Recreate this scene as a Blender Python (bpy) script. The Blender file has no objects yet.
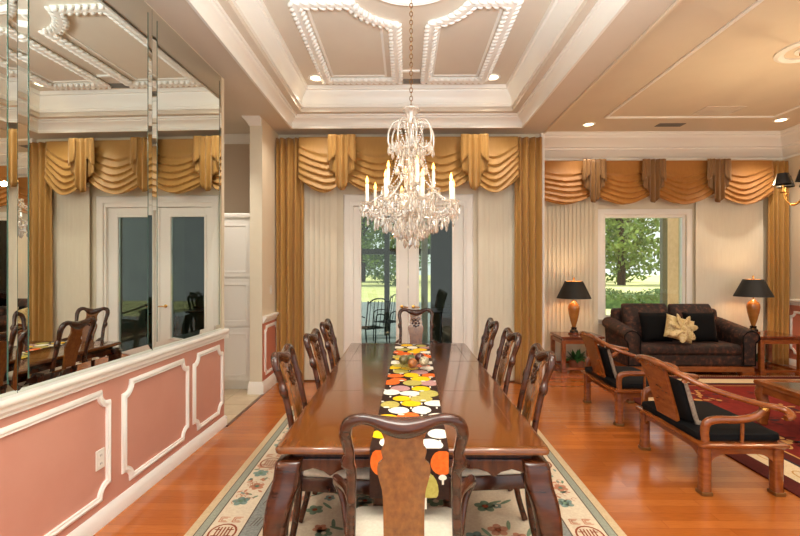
import bpy, bmesh, math, random
from math import sin, cos, pi, radians, sqrt
from mathutils import Vector, Matrix, Euler

random.seed(7)
SC = bpy.context.scene
COL = SC.collection

# ------------------------------------------------------------------ camera, world, light, exposure
CAM_H = 1.52
cam_d = bpy.data.cameras.new('camera')
cam = bpy.data.objects.new('camera', cam_d); COL.objects.link(cam)
cam.location = (0, 0, CAM_H)
cam.rotation_euler = (radians(90), 0, math.atan(5 / 450))
cam_d.sensor_width = 36; cam_d.lens = 450 * 36 / 800; cam_d.shift_y = 1 / 800
cam_d.clip_start = 0.05; cam_d.clip_end = 400
SC.camera = cam

world = bpy.data.worlds.new('world'); SC.world = world; world.use_nodes = True
wn = world.node_tree; wn.nodes.clear()
wo = wn.nodes.new('ShaderNodeOutputWorld'); wb = wn.nodes.new('ShaderNodeBackground')
wb.inputs['Color'].default_value = (0.94, 0.985, 1.0, 1); wb.inputs['Strength'].default_value = 1.35
wn.links.new(wb.outputs[0], wo.inputs[0])

sun_d = bpy.data.lights.new('sun', 'SUN'); sun_d.energy = 5.0; sun_d.angle = radians(1); sun_d.color = (1, 0.95, 0.86)
sun = bpy.data.objects.new('sun', sun_d); COL.objects.link(sun)
sun.rotation_euler = Vector((-0.62, -0.16, -0.77)).to_track_quat('-Z', 'Y').to_euler()

# added fill standing in for bounced flash, behind the camera, turned to the ceiling
fl_d = bpy.data.lights.new('bounce_fill_light', 'AREA'); fl_d.shape = 'DISK'; fl_d.size = 1.0; fl_d.spread = radians(105); fl_d.energy = 270; fl_d.color = (0.86, 0.96, 1.0)
fl = bpy.data.objects.new('bounce_fill_light', fl_d); COL.objects.link(fl); fl.location = (0.2, -0.5, 1.9)
fl.rotation_euler = Vector((0, 0.42, 0.9)).to_track_quat('-Z', 'Y').to_euler()

SC.view_settings.view_transform = 'Standard'; SC.view_settings.look = 'None'
SC.view_settings.gamma = 1; SC.view_settings.use_curve_mapping = False
SC.view_settings.exposure = 0.3
SC.cycles.use_denoising = True
SC.cycles.max_bounces = 10; SC.cycles.diffuse_bounces = 5; SC.cycles.glossy_bounces = 5
SC.cycles.transmission_bounces = 8; SC.cycles.transparent_max_bounces = 24
SC.cycles.sample_clamp_indirect = 6; SC.cycles.caustics_reflective = False; SC.cycles.caustics_refractive = False

# ------------------------------------------------------------------ materials
def lin(c):
    return tuple((v / 255 / 12.92 if v / 255 <= 0.04045 else ((v / 255 + 0.055) / 1.055) ** 2.4) for v in c) + (1,)

def new_mat(name):
    m = bpy.data.materials.new(name); m.use_nodes = True
    nt = m.node_tree; nt.nodes.clear()
    o = nt.nodes.new('ShaderNodeOutputMaterial'); b = nt.nodes.new('ShaderNodeBsdfPrincipled')
    nt.links.new(b.outputs[0], o.inputs[0])
    return m, nt, b, o

def mat(name, c, rough=0.5, metal=0, spec=0.5, c2=None, scale=(5, 5, 5), detail=4, bump=0, coat=0, emit=None, es=0, ramp=(0.35, 0.65), trans=0, sheen=0, c3=None):
    m, nt, b, o = new_mat(name)
    N, L = nt.nodes.new, nt.links.new
    b.inputs['Base Color'].default_value = lin(c)
    b.inputs['Roughness'].default_value = rough; b.inputs['Metallic'].default_value = metal
    b.inputs['Specular IOR Level'].default_value = spec
    b.inputs['Coat Weight'].default_value = coat; b.inputs['Coat Roughness'].default_value = 0.08
    b.inputs['Transmission Weight'].default_value = trans
    b.inputs['Sheen Weight'].default_value = sheen
    if emit:
        b.inputs['Emission Color'].default_value = lin(emit); b.inputs['Emission Strength'].default_value = es
    if c2 or bump:
        tc = N('ShaderNodeTexCoord'); mp = N('ShaderNodeMapping'); no = N('ShaderNodeTexNoise')
        mp.inputs['Scale'].default_value = scale; no.inputs['Scale'].default_value = 1; no.inputs['Detail'].default_value = detail
        no.inputs['Roughness'].default_value = 0.6
        L(tc.outputs['Object'], mp.inputs[0]); L(mp.outputs[0], no.inputs['Vector'])
        if c2:
            r = N('ShaderNodeValToRGB'); r.color_ramp.elements[0].position = ramp[0]; r.color_ramp.elements[1].position = ramp[1]
            r.color_ramp.elements[0].color = lin(c); r.color_ramp.elements[1].color = lin(c2)
            if c3:
                e = r.color_ramp.elements.new((ramp[0] + ramp[1]) / 2); e.color = lin(c3)
            L(no.outputs[0], r.inputs[0]); L(r.outputs[0], b.inputs['Base Color'])
        if bump:
            bp = N('ShaderNodeBump'); bp.inputs['Strength'].default_value = bump; bp.inputs['Distance'].default_value = 0.01
            L(no.outputs[0], bp.inputs['Height']); L(bp.outputs[0], b.inputs['Normal'])
    return m

def wood(name, c1, c2, scale, rough=0.18, coat=0.5, spec=0.5):
    return mat(name, c1, rough=rough, c2=c2, scale=scale, detail=6, coat=coat, ramp=(0.3, 0.7), spec=spec)

M = {}
M['cream'] = mat('cream wall paint', (231, 222, 200), 0.6, c2=(227, 217, 195), scale=(3, 3, 3))
M['beige'] = mat('beige ceiling paint', (224, 214, 199), 0.65, c2=(221, 210, 195), scale=(2, 2, 2))
M['living_ceiling'] = mat('tan ceiling paint', (226, 212, 190), 0.65, c2=(222, 208, 186), scale=(2, 2, 2))
M['taupe'] = mat('taupe wall paint', (208, 190, 168), 0.65)
M['peach'] = mat('peach wall paint', (232, 217, 192), 0.6)
M['white'] = mat('white trim paint', (248, 246, 240), 0.35)
M['blindwhite'] = mat('blind vane fabric', (232, 224, 203), 0.55, c2=(228, 219, 198), scale=(60, 60, 4))
M['pink'] = mat('pink wainscot paint', (204, 146, 128), 0.5, c2=(200, 141, 123), scale=(3, 3, 3))
M['red_wain'] = mat('brick pink wainscot paint', (204, 128, 104), 0.5)
M['gold'] = mat('gold drapery fabric', (176, 132, 66), 0.55, c2=(170, 126, 60), scale=(30, 30, 6), bump=0.03, sheen=0.2)
M['gold_light'] = mat('pale gold jabot fabric', (178, 135, 69), 0.5, c2=(172, 128, 63), scale=(30, 30, 6), bump=0.03, sheen=0.2)
M['bronze_jabot'] = mat('bronze jabot fabric', (136, 98, 52), 0.5, c2=(130, 92, 48), scale=(30, 30, 6), bump=0.03, sheen=0.2)
M['amber_swag'] = mat('amber swag fabric', (174, 118, 50), 0.55, c2=(168, 112, 46), scale=(30, 30, 6), bump=0.03, sheen=0.2)
M['rosewood'] = wood('dark rosewood', (42, 17, 8), (80, 37, 16), (6, 6, 30), 0.2, 0.3, 0.4)
M['rosewood_rail'] = wood('dark rosewood across', (44, 18, 8), (84, 39, 17), (30, 6, 6), 0.2, 0.3, 0.4)
M['burl'] = mat('burl splat veneer', (102, 56, 19), 0.22, c2=(148, 90, 37), scale=(48, 48, 30), detail=8, coat=0.4, ramp=(0.25, 0.75))
M['table_top'] = mat('honey table veneer', (98, 52, 19), 0.12, c2=(114, 62, 24), scale=(26, 3, 5), detail=5, coat=0.35, spec=0.5, ramp=(0.25, 0.8))
M['honey'] = wood('honey rosewood', (112, 53, 18), (150, 80, 31), (8, 8, 26), 0.22, 0.5)
M['honey_dark'] = wood('reddish rosewood', (88, 38, 15), (126, 58, 24), (26, 8, 8), 0.2, 0.5)
M['seat_cream'] = mat('ivory seat fabric', (232, 222, 204), 0.7, c2=(222, 210, 190), scale=(60, 60, 60), bump=0.08)
M['black_fabric'] = mat('black seat fabric', (12, 12, 13), 0.85, spec=0.15, c2=(17, 16, 18), scale=(80, 80, 80), bump=0.1)
M['taupe_trim'] = mat('taupe cushion edging', (152, 136, 120), 0.7, c2=(120, 100, 86), scale=(60, 60, 60))
M['brass'] = mat('polished brass', (214, 160, 84), 0.22, metal=1)
M['brass_dark'] = mat('aged brass', (140, 104, 60), 0.35, metal=1)
M['black_shade'] = mat('black lamp shade', (22, 21, 20), 0.6, c2=(28, 27, 25), scale=(90, 90, 90))
M['shade_gold'] = mat('gold shade lining', (214, 150, 70), 0.4)
M['amber'] = mat('amber ribbed glass', (180, 124, 60), 0.2, coat=0.5, c2=(156, 100, 42), scale=(4, 4, 10))
M['black_base'] = mat('black lacquer', (14, 13, 13), 0.2, coat=0.5)
M['edge_green'] = mat('green mirror edge', (60, 92, 78), 0.15)
M['sofa'] = mat('brown paisley sofa fabric', (34, 20, 15), 0.75, c2=(104, 60, 40), scale=(16, 16, 16), detail=5, ramp=(0.45, 0.68), bump=0.12, c3=(62, 34, 25))
M['goldcushion'] = mat('gold patterned cushion silk', (206, 182, 124), 0.35, c2=(160, 122, 64), scale=(22, 22, 22), detail=5, ramp=(0.42, 0.66), c3=(226, 208, 160))
M['grey_metal'] = mat('grey vent metal', (120, 114, 106), 0.5)
M['dark_metal'] = mat('dark wrought metal', (38, 42, 44), 0.4, metal=0.6)
M['plastic'] = mat('white plastic', (236, 230, 220), 0.35)
M['slot'] = mat('dark slot', (60, 54, 50), 0.6)
M['cabinet'] = mat('white cabinet paint', (238, 236, 230), 0.4)
M['tile'] = mat('beige floor tile', (206, 186, 156), 0.3, c2=(194, 172, 142), scale=(6, 6, 6))
M['grout'] = mat('tile grout', (168, 150, 124), 0.6)
M['strip'] = mat('dark floor strip', (92, 48, 24), 0.3)
M['patio'] = mat('blue grey patio paving', (150, 156, 160), 0.35, c2=(126, 134, 140), scale=(2, 2, 2))
M['lawn'] = mat('sunny lawn', (196, 196, 128), 0.9, c2=(220, 214, 150), scale=(0.6, 0.6, 0.6))
M['leaf'] = mat('tree leaves', (58, 88, 34), 0.6, c2=(120, 146, 66), scale=(0.9, 0.9, 0.9), ramp=(0.35, 0.65))
M['leaf2'] = mat('tree leaves paler', (84, 112, 48), 0.6, c2=(150, 170, 90), scale=(0.9, 0.9, 0.9), ramp=(0.35, 0.65))
M['hedge'] = mat('hedge leaves', (70, 98, 52), 0.6, c2=(120, 146, 88), scale=(5, 5, 5))
M['bark'] = mat('bark', (64, 50, 38), 0.9, c2=(44, 34, 26), scale=(9, 9, 2))
M['stucco'] = mat('tan stucco', (232, 192, 158), 0.8, c2=(218, 176, 142), scale=(12, 12, 12))
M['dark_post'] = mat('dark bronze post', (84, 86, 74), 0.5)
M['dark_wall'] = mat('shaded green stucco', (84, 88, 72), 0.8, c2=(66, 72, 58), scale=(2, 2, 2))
M['terracotta'] = mat('terracotta', (138, 78, 56), 0.7)
M['plant'] = mat('house plant leaves', (32, 74, 34), 0.4, c2=(60, 112, 50), scale=(20, 20, 20))
M['candle'] = mat('candle sleeve', (246, 240, 226), 0.4, trans=0)
M['flame'] = mat('flame bulb', (255, 190, 110), 0.3, emit=(255, 176, 84), es=5)
M['lit'] = mat('downlight lens', (255, 240, 214), 0.3, emit=(255, 226, 180), es=7)
M['jade_top'] = mat('smoked glass inset', (70, 78, 76), 0.08, coat=0.5)

# mirror silvering
m, nt, b, o = new_mat('mirror silver'); b.inputs['Base Color'].default_value = (0.80, 0.845, 0.80, 1); b.inputs['Metallic'].default_value = 1; b.inputs['Roughness'].default_value = 0.0
M['mirror'] = m
# window glass : see-through with fresnel reflection
def glass(name, tint, fac=None):
    m, nt, b, o = new_mat(name); nt.nodes.remove(b)
    N, L = nt.nodes.new, nt.links.new
    t = N('ShaderNodeBsdfTransparent'); g = N('ShaderNodeBsdfGlossy'); f = N('ShaderNodeFresnel'); mx = N('ShaderNodeMixShader')
    t.inputs[0].default_value = tint; g.inputs['Roughness'].default_value = 0.0; f.inputs[0].default_value = 1.5
    if fac is None:
        L(f.outputs[0], mx.inputs[0])
    else:
        mx.inputs[0].default_value = fac
    L(t.outputs[0], mx.inputs[1]); L(g.outputs[0], mx.inputs[2]); L(mx.outputs[0], o.inputs[0])
    return m
M['pane'] = glass('window glass', (0.93, 0.96, 0.94, 1))
M['door_pane'] = glass('tinted door glass', (0.70, 0.75, 0.70, 1))
M['bowl_glass'] = glass('clear bowl glass', (0.985, 0.99, 0.985, 1), 0.09)
# crystal : part see-through, part sparkle, part milky
m, nt, b, o = new_mat('cut crystal'); nt.nodes.remove(b)
N, L = nt.nodes.new, nt.links.new
t = N('ShaderNodeBsdfTransparent'); g = N('ShaderNodeBsdfGlossy'); d = N('ShaderNodeBsdfDiffuse'); tl = N('ShaderNodeBsdfTranslucent')
g.inputs['Roughness'].default_value = 0.03; g.inputs['Color'].default_value = (1, 1, 1, 1)
d.inputs['Color'].default_value = (0.74, 0.68, 0.61, 1); tl.inputs['Color'].default_value = (1, 0.93, 0.85, 1)
a1 = N('ShaderNodeMixShader'); a1.inputs[0].default_value = 0.4; L(d.outputs[0], a1.inputs[1]); L(tl.outputs[0], a1.inputs[2])
a2 = N('ShaderNodeMixShader'); a2.inputs[0].default_value = 0.45; L(a1.outputs[0], a2.inputs[1]); L(g.outputs[0], a2.inputs[2])
a3 = N('ShaderNodeMixShader'); a3.inputs[0].default_value = 0.55; L(t.outputs[0], a3.inputs[1]); L(a2.outputs[0], a3.inputs[2])
L(a3.outputs[0], o.inputs[0]); M['crystal'] = m

# plank floor
m, nt, b, o = new_mat('cherry plank floor')
N, L = nt.nodes.new, nt.links.new
tc = N('ShaderNodeTexCoord'); br = N('ShaderNodeTexBrick'); mp = N('ShaderNodeMapping'); no = N('ShaderNodeTexNoise')
br.inputs['Color1'].default_value = lin((190, 110, 48)); br.inputs['Color2'].default_value = lin((168, 91, 36)); br.inputs['Mortar'].default_value = lin((138, 68, 28))
br.inputs['Scale'].default_value = 1; br.inputs['Mortar Size'].default_value = 0.0012; br.inputs['Brick Width'].default_value = 0.95; br.inputs['Row Height'].default_value = 0.083
br.inputs['Bias'].default_value = 0.1; br.offset = 0.37
L(tc.outputs['Object'], br.inputs['Vector']); mp.inputs['Scale'].default_value = (2.2, 40, 1); L(tc.outputs['Object'], mp.inputs[0]); L(mp.outputs[0], no.inputs['Vector']); no.inputs['Detail'].default_value = 5
mx = N('ShaderNodeMix'); mx.data_type = 'RGBA'; mx.blend_type = 'MULTIPLY'; mx.inputs[0].default_value = 0.5
cr = N('ShaderNodeValToRGB'); cr.color_ramp.elements[0].color = (0.62, 0.55, 0.5, 1); cr.color_ramp.elements[1].color = (1.12, 1.1, 1.08, 1); cr.color_ramp.elements[0].position = 0.3; cr.color_ramp.elements[1].position = 0.7
L(no.outputs[0], cr.inputs[0]); L(br.outputs[0], mx.inputs[6]); L(cr.outputs[0], mx.inputs[7]); L(mx.outputs[2], b.inputs['Base Color'])
b.inputs['Roughness'].default_value = 0.2; b.inputs['Coat Weight'].default_value = 0.35; b.inputs['Coat Roughness'].default_value = 0.1
M['floor'] = m

# ------------------------------------------------------------------ mesh helpers
class MB:
    def __init__(s): s.v = []; s.f = []; s.m = []
    def add(s, vs, fs, mi=0, T=None):
        o = len(s.v)
        s.v += [(T @ Vector(p)) if T else Vector(p) for p in vs]
        s.f += [tuple(i + o for i in f) for f in fs]; s.m += [mi] * len(fs)
        return s
    def box(s, x0, x1, y0, y1, z0, z1, mi=0, T=None):
        vs = [(x, y, z) for z in (z0, z1) for y in (y0, y1) for x in (x0, x1)]
        return s.add(vs, [(0, 2, 3, 1), (4, 5, 7, 6), (0, 1, 5, 4), (2, 6, 7, 3), (0, 4, 6, 2), (1, 3, 7, 5)], mi, T)
    def loft(s, rings, mi=0, closed=False, caps=True, T=None):
        n = len(rings[0]); vs = [p for r in rings for p in r]; fs = []
        k = len(rings)
        for i in range(k if closed else k - 1):
            for j in range(n):
                a, b_ = i * n + j, i * n + (j + 1) % n
                c, d_ = ((i + 1) % k) * n + (j + 1) % n, ((i + 1) % k) * n + j
                fs.append((a, b_, c, d_))
        if caps and not closed:
            fs.append(tuple(reversed(range(n)))); fs.append(tuple(range((k - 1) * n, k * n)))
        return s.add(vs, fs, mi, T)
    def tube(s, pts, r, n=8, mi=0, closed=False, up=None, flat=1.0, sq=1.0, T=None):
        """tube along pts; r = radius or list; flat scales the second cross axis; sq<1 squares the section"""
        pts = [Vector(p) for p in pts]; k = len(pts)
        rs = r if isinstance(r, (list, tuple)) else [r] * k
        fl = flat if isinstance(flat, (list, tuple)) else [flat] * k
        rings = []; prev = None
        for i, p in enumerate(pts):
            a = pts[(i - 1) % k] if closed or i > 0 else p
            b_ = pts[(i + 1) % k] if closed or i < k - 1 else p
            d_ = (b_ - a).normalized()
            if up is not None:
                u = Vector(up); u = (u - d_ * u.dot(d_)).normalized()
            elif prev is None:
                u = Vector((0, 0, 1)) if abs(d_.z) < 0.9 else Vector((1, 0, 0)); u = (u - d_ * u.dot(d_)).normalized()
            else:
                u = (prev - d_ * prev.dot(d_)).normalized()
            prev = u; w = d_.cross(u)
            ring = []
            for j in range(n):
                t = 2 * pi * (j + 0.5) / n; ct, st = cos(t), sin(t)
                ct = math.copysign(abs(ct) ** sq, ct); st = math.copysign(abs(st) ** sq, st)
                ring.append(p + w * (rs[i] * ct) + u * (rs[i] * fl[i] * st))
            rings.append(ring)
        return s.loft(rings, mi, closed, True, T)
    def lathe(s, prof, n=24, c=(0, 0, 0), mi=0, rib=0, nrib=0, T=None):
        vs = []; fs = []; k = len(prof)
        for r, z in prof:
            for j in range(n):
                t = 2 * pi * j / n; rr = r * (1 + rib * cos(nrib * t))
                vs.append((c[0] + rr * cos(t), c[1] + rr * sin(t), c[2] + z))
        for i in range(k - 1):
            for j in range(n):
                fs.append((i * n + j, i * n + (j + 1) % n, (i + 1) * n + (j + 1) % n, (i + 1) * n + j))
        if prof[0][0] > 1e-5: fs.append(tuple(reversed(range(n))))
        if prof[-1][0] > 1e-5: fs.append(tuple(range((k - 1) * n, k * n)))
        return s.add(vs, fs, mi, T)
    def ell(s, c, r, nu=12, nv=8, mi=0, T=None):
        if not isinstance(r, (tuple, list)): r = (r, r, r)
        vs = [(c[0], c[1], c[2] - r[2])]; fs = []
        for i in range(1, nv):
            ph = -pi / 2 + pi * i / nv
            for j in range(nu):
                t = 2 * pi * j / nu; vs.append((c[0] + r[0] * cos(ph) * cos(t), c[1] + r[1] * cos(ph) * sin(t), c[2] + r[2] * sin(ph)))
        vs.append((c[0], c[1], c[2] + r[2])); top = len(vs) - 1
        for j in range(nu):
            fs.append((0, 1 + (j + 1) % nu, 1 + j)); fs.append((top, top - nu + j, top - nu + (j + 1) % nu))
        for i in range(nv - 2):
            for j in range(nu):
                a = 1 + i * nu; fs.append((a + j, a + (j + 1) % nu, a + nu + (j + 1) % nu, a + nu + j))
        return s.add(vs, fs, mi, T)
    def grid(s, fn, nu, nv, mi=0, T=None):
        vs = [fn(i / nu, j / nv) for j in range(nv + 1) for i in range(nu + 1)]
        fs = [(j * (nu + 1) + i, j * (nu + 1) + i + 1, (j + 1) * (nu + 1) + i + 1, (j + 1) * (nu + 1) + i) for j in range(nv) for i in range(nu)]
        return s.add(vs, fs, mi, T)
    def prism(s, poly, fn, mi=0, T=None):
        """poly: 2-D outline; fn(a,b,t) -> 3-D with t in 0,1"""
        n = len(poly); vs = [fn(a, b_, 0) for a, b_ in poly] + [fn(a, b_, 1) for a, b_ in poly]
        fs = [tuple(reversed(range(n))), tuple(range(n, 2 * n))] + [(i, (i + 1) % n, n + (i + 1) % n, n + i) for i in range(n)]
        return s.add(vs, fs, mi, T)
    def sweep(s, path, prof, n, closed=True, mi=0, T=None, caps=True):
        """moulding: profile (a = to the left of travel as seen with n up, b = along n), mitred"""
        path = [Vector(p) for p in path]; n = Vector(n).normalized(); k = len(path); rings = []
        for i, p in enumerate(path):
            d0 = (p - path[i - 1]).normalized() if (closed or i > 0) else None
            d1 = (path[(i + 1) % k] - p).normalized() if (closed or i < k - 1) else None
            d0 = d0 or d1; d1 = d1 or d0
            s0, s1 = n.cross(d0), n.cross(d1); q = 1 + s0.dot(s1)
            mtr = (s0 + s1) / max(q, 0.3)
            rings.append([p + mtr * a + n * b_ for a, b_ in prof])
        return s.loft(rings, mi, closed, caps, T)
    def build(s, name, mats, parent=None, smooth=35, bevel=0, solid=0, sub=0, seg=2, off=0):
        me = bpy.data.meshes.new(name); me.from_pydata([tuple(p) for p in s.v], [], s.f)
        mats = mats if isinstance(mats, (list, tuple)) else [mats]
        for m_ in mats: me.materials.append(M[m_] if isinstance(m_, str) else m_)
        if len(mats) > 1: me.polygons.foreach_set('material_index', s.m)
        bm = bmesh.new(); bm.from_mesh(me)
        bmesh.ops.remove_doubles(bm, verts=bm.verts, dist=1e-6)
        if not solid: bmesh.ops.recalc_face_normals(bm, faces=bm.faces)
        bm.to_mesh(me); bm.free()
        if smooth:
            me.polygons.foreach_set('use_smooth', [True] * len(me.polygons)); me.set_sharp_from_angle(angle=radians(smooth))
        ob = bpy.data.objects.new(name, me); COL.objects.link(ob)
        if parent: ob.parent = parent
        if solid:
            d_ = ob.modifiers.new('solid', 'SOLIDIFY'); d_.thickness = solid; d_.offset = off
        if bevel:
            d_ = ob.modifiers.new('bevel', 'BEVEL'); d_.width = bevel; d_.segments = seg; d_.limit_method = 'ANGLE'; d_.angle_limit = radians(40)
        if sub:
            d_ = ob.modifiers.new('sub', 'SUBSURF'); d_.levels = sub; d_.render_levels = sub
        return ob

def tag(o, label=None, cat=None, group=None, kind=None):
    if label: o['label'] = label
    if cat: o['category'] = cat
    if group: o['group'] = group
    if kind: o['kind'] = kind
    return o
def thing(name, loc=(0, 0, 0), rz=0, label=None, cat=None, group=None):
    o = bpy.data.objects.new(name, None); COL.objects.link(o); o.location = loc; o.rotation_euler = (0, 0, rz); o.empty_display_size = 0.1
    return tag(o, label, cat, group)
def structure(mb, name, mats, **k):
    return tag(mb.build(name, mats, **k), kind='structure')
def part(mb, name, mats, parent, label=None, **k):
    o = mb.build(name, mats, parent, **k)
    if label: o['label'] = label
    return o
def copy_tree(o, parent=None):
    c = o.copy(); COL.objects.link(c)
    if parent: c.parent = parent
    for ch in list(o.children): copy_tree(ch, c)
    return c
def light(name, kind, loc, energy, color, parent=None, size=0.05, spot=None, blend=0.6, rot=None):
    d_ = bpy.data.lights.new(name, kind); d_.energy = energy; d_.color = color
    if kind in ('POINT', 'SPOT'): d_.shadow_soft_size = size
    if kind == 'SPOT': d_.spot_size = radians(spot); d_.spot_blend = blend
    o_ = bpy.data.objects.new(name, d_); COL.objects.link(o_); o_.location = loc
    if rot: o_.rotation_euler = rot
    if parent: o_.parent = parent
    return o_
def smooth_path(pts, k=6, closed=False):
    """Catmull-Rom through pts (tuples of any length)"""
    n = len(pts); out = []
    for i in range(n if closed else n - 1):
        p0 = pts[(i - 1) % n] if closed or i > 0 else pts[i]; p1 = pts[i]; p2 = pts[(i + 1) % n]; p3 = pts[(i + 2) % n] if closed or i < n - 2 else p2
        for j in range(k):
            t = j / k
            out.append(tuple(0.5 * (2 * b_ + (c - a) * t + (2 * a - 5 * b_ + 4 * c - d_) * t * t + (3 * b_ - a - 3 * c + d_) * t ** 3) for a, b_, c, d_ in zip(p0, p1, p2, p3)))
    if not closed: out.append(tuple(pts[-1]))
    return out

WARM = (1.0, 0.74, 0.46)
# ------------------------------------------------------------------ room dimensions
ZC = 3.36          # soffit height
YB = 6.15          # dining back wall
YL = 7.35          # living back wall
XR = 6.12          # living right wall
XB = 1.88          # soffit edge / dividing line
ZL = 3.67          # living ceiling
TX0, TX1, TY0, TY1 = -1.49, 1.53, 0.95, 5.85
ZT = 3.80          # tray ceiling
def WLX(y): return -1.864 + 0.025 * y
WN = Vector((1, -0.025, 0)).normalized()
def WL(y, d_, z): return Vector((WLX(y), y, z)) + WN * d_
WE = 4.35          # end of the mirror wall

# ------------------------------------------------------------------ floor, walls, ceilings
structure(MB().box(-1.71, XR + 0.2, -1.6, YL + 0.15, -0.12, 0).box(-1.95, -1.71, -1.6, 4.3, -0.12, 0), 'floor', 'floor', smooth=0)
mb = MB().box(-4.3, -1.735, 4.3, YB + 0.1, -0.12, -0.004, 1).box(-4.3, -1.95, 3.5, 4.3, -0.12, -0.004, 1)
for i in range(9):
    for j in range(2, 8):
        mb.box(-1.745 - 0.33 * (i + 1) + 0.004, -1.745 - 0.33 * i - 0.004, 3.7 + 0.33 * j + 0.004, 3.7 + 0.33 * (j + 1) - 0.004, -0.006, 0.0, 0)
structure(mb, 'floor_hall', ['tile', 'grout'], smooth=0)
structure(MB().box(-1.735, -1.705, 4.345, 5.44, -0.01, 0.004), 'trim_threshold', 'strip', smooth=0)

# mirror wall (pink wainscot below, cream above)
def wall_block(y0, y1, z0, z1, th, mi, mb):
    q = [(WLX(y0) - th, y0), (WLX(y0), y0), (WLX(y1), y1), (WLX(y1) - th, y1)]
    mb.prism(q, lambda a, b_, t: (a, b_, z0 + (z1 - z0) * t), mi)
mb = MB(); wall_block(-1.6, WE, 0, 0.92, 0.16, 0, mb); wall_block(-1.6, WE, 0.92, 3.36, 0.16, 1, mb)
structure(mb, 'wall_left', ['pink', 'cream'], smooth=0)
rail_prof = [(0, 0), (0, 0.012), (0.012, 0.014), (0.022, 0.024), (0.03, 0.03), (0.05, 0.03), (0.056, 0.044), (0.066, 0.05), (0.08, 0.05), (0.09, 0.046), (0.09, 0)]
# chair rail along the mirror wall : sweep with n = wall normal, travel +Y -> left is up
mb = MB().sweep([WL(-1.6, 0, 0.85), WL(WE + 0.0, 0, 0.85)], [(a, b_) for a, b_ in rail_prof], WN, closed=False)
mb.box(WLX(WE) - 0.16, WLX(WE) + 0.035, WE, WE + 0.02, 0.85, 0.94)
structure(mb, 'trim_chair_rail', 'white')
base_prof = [(0, 0), (0, 0.022), (0.06, 0.022), (0.075, 0.016), (0.09, 0.012), (0.1, 0.006), (0.1, 0)]
mb = MB().sweep([WL(-1.6, 0, 0), WL(WE + 0.012, 0, 0)], base_prof, WN, closed=False); mb.box(WLX(WE) - 0.16, WLX(WE) + 0.022, WE, WE + 0.02, 0, 0.085)
structure(mb, 'baseboard_left', 'white')
def notch_path(u0, u1, v0, v1, r, k=7):
    """rectangle with concave quarter-round corners, counter-clockwise"""
    P = []
    for (cu, cv, a0) in ((u0, v0, 90), (u1, v0, 180), (u1, v1, 270), (u0, v1, 0)):
        for i in range(k + 1):
            a = radians(a0 - 90 * i / k); P.append((cu + r * cos(a), cv + r * sin(a)))
    return P
frame_prof = [(-0.02, 0), (-0.02, 0.006), (-0.012, 0.014), (0, 0.018), (0.01, 0.012), (0.018, 0.014), (0.02, 0.006), (0.02, 0)]
def wains_frame(mb, P3, n): mb.sweep(P3, frame_prof, n, closed=True)
for i, (y0, y1) in enumerate(((1.6, 2.7), (2.845, 3.64), (3.75, 4.29))):
    mb = MB(); wains_frame(mb, [WL(u, 0, v) for u, v in notch_path(y0, y1, 0.165, 0.785, 0.075)], WN)
    for (u, v, su, sv) in ((y0, 0.165, 1, 1), (y1, 0.165, -1, 1), (y1, 0.785, -1, -1), (y0, 0.785, 1, -1)):   # little steps of the corners
        for (a, b_) in ((0.085, 0.0), (0.0, 0.085)):
            p = WL(u + su * a, 0.0, v + sv * b_); mb.ell(tuple(p), (0.014, 0.02, 0.02), 8, 6)
    structure(mb, 'trim_panel_frame_%d' % (i + 1), 'white')

# stub wall beside the drapes
SX0, SX1, SY = -1.885, -1.735, 5.45
mb = MB().box(SX0, SX1, SY, YB, 0.92, ZC, 0); mb.box(SX0, SX1, SY, YB, 0, 0.92, 1); mb.box(SX0, SX1, SY - 0.004, SY + 0.002, 0, ZC, 2)
structure(mb, 'wall_stub', ['peach', 'red_wain', 'cream'], smooth=0)
structure(MB().sweep([(SX1, YB, 0.855), (SX1, SY + 0.01, 0.855)], [(-a + 0.0, b_) for a, b_ in rail_prof], (1, 0, 0), closed=False), 'trim_stub_rail', 'white')
mb = MB(); mb.sweep([(SX0, YB, 0), (SX0, SY, 0), (SX1, SY, 0), (SX1, YB, 0)], [(0, 0), (-0.022, 0), (-0.022, 0.1), (-0.014, 0.12), (-0.008, 0.15), (0, 0.15)], (0, 0, 1), closed=False)
structure(mb, 'baseboard_stub', 'white')
mb = MB(); wains_frame(mb, [(SX1, u, v) for u, v in reversed(notch_path(5.55, 6.05, 0.22, 0.80, 0.05))][::-1], (1, 0, 0)); structure(mb, 'trim_stub_panel', 'white')
structure(MB().sweep([(SX1 - 0.01, SY, ZC - 0.1), (SX0, SY, ZC - 0.1), (SX0, YB, ZC - 0.1)], [(0, 0), (0.012, 0.0), (0.02, 0.02), (0.05, 0.06), (0.07, 0.08), (0.075, 0.1), (0, 0.1)], (0, 0, 1), closed=False), 'trim_stub_crown', 'white')

# dining back wall with the french-door opening
DX0, DX1, DZ = -0.74, 0.83, 2.44
mb = MB(); mb.box(-1.9, DX0, YB, YB + 0.2, 0, ZC); mb.box(DX1, XB, YB, YB + 0.2, 0, ZC); mb.box(DX0, DX1, YB, YB + 0.2, DZ, ZC)
mb.box(XB - 0.2, XB, YB + 0.2, YL, 0, ZL)
structure(mb, 'wall_back', 'cream', smooth=0)
structure(MB().box(XB - 0.045, XB + 0.004, YB - 0.06, YB + 0.002, 0, ZC), 'trim_wall_corner', 'white', smooth=0, bevel=0.006)
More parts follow.
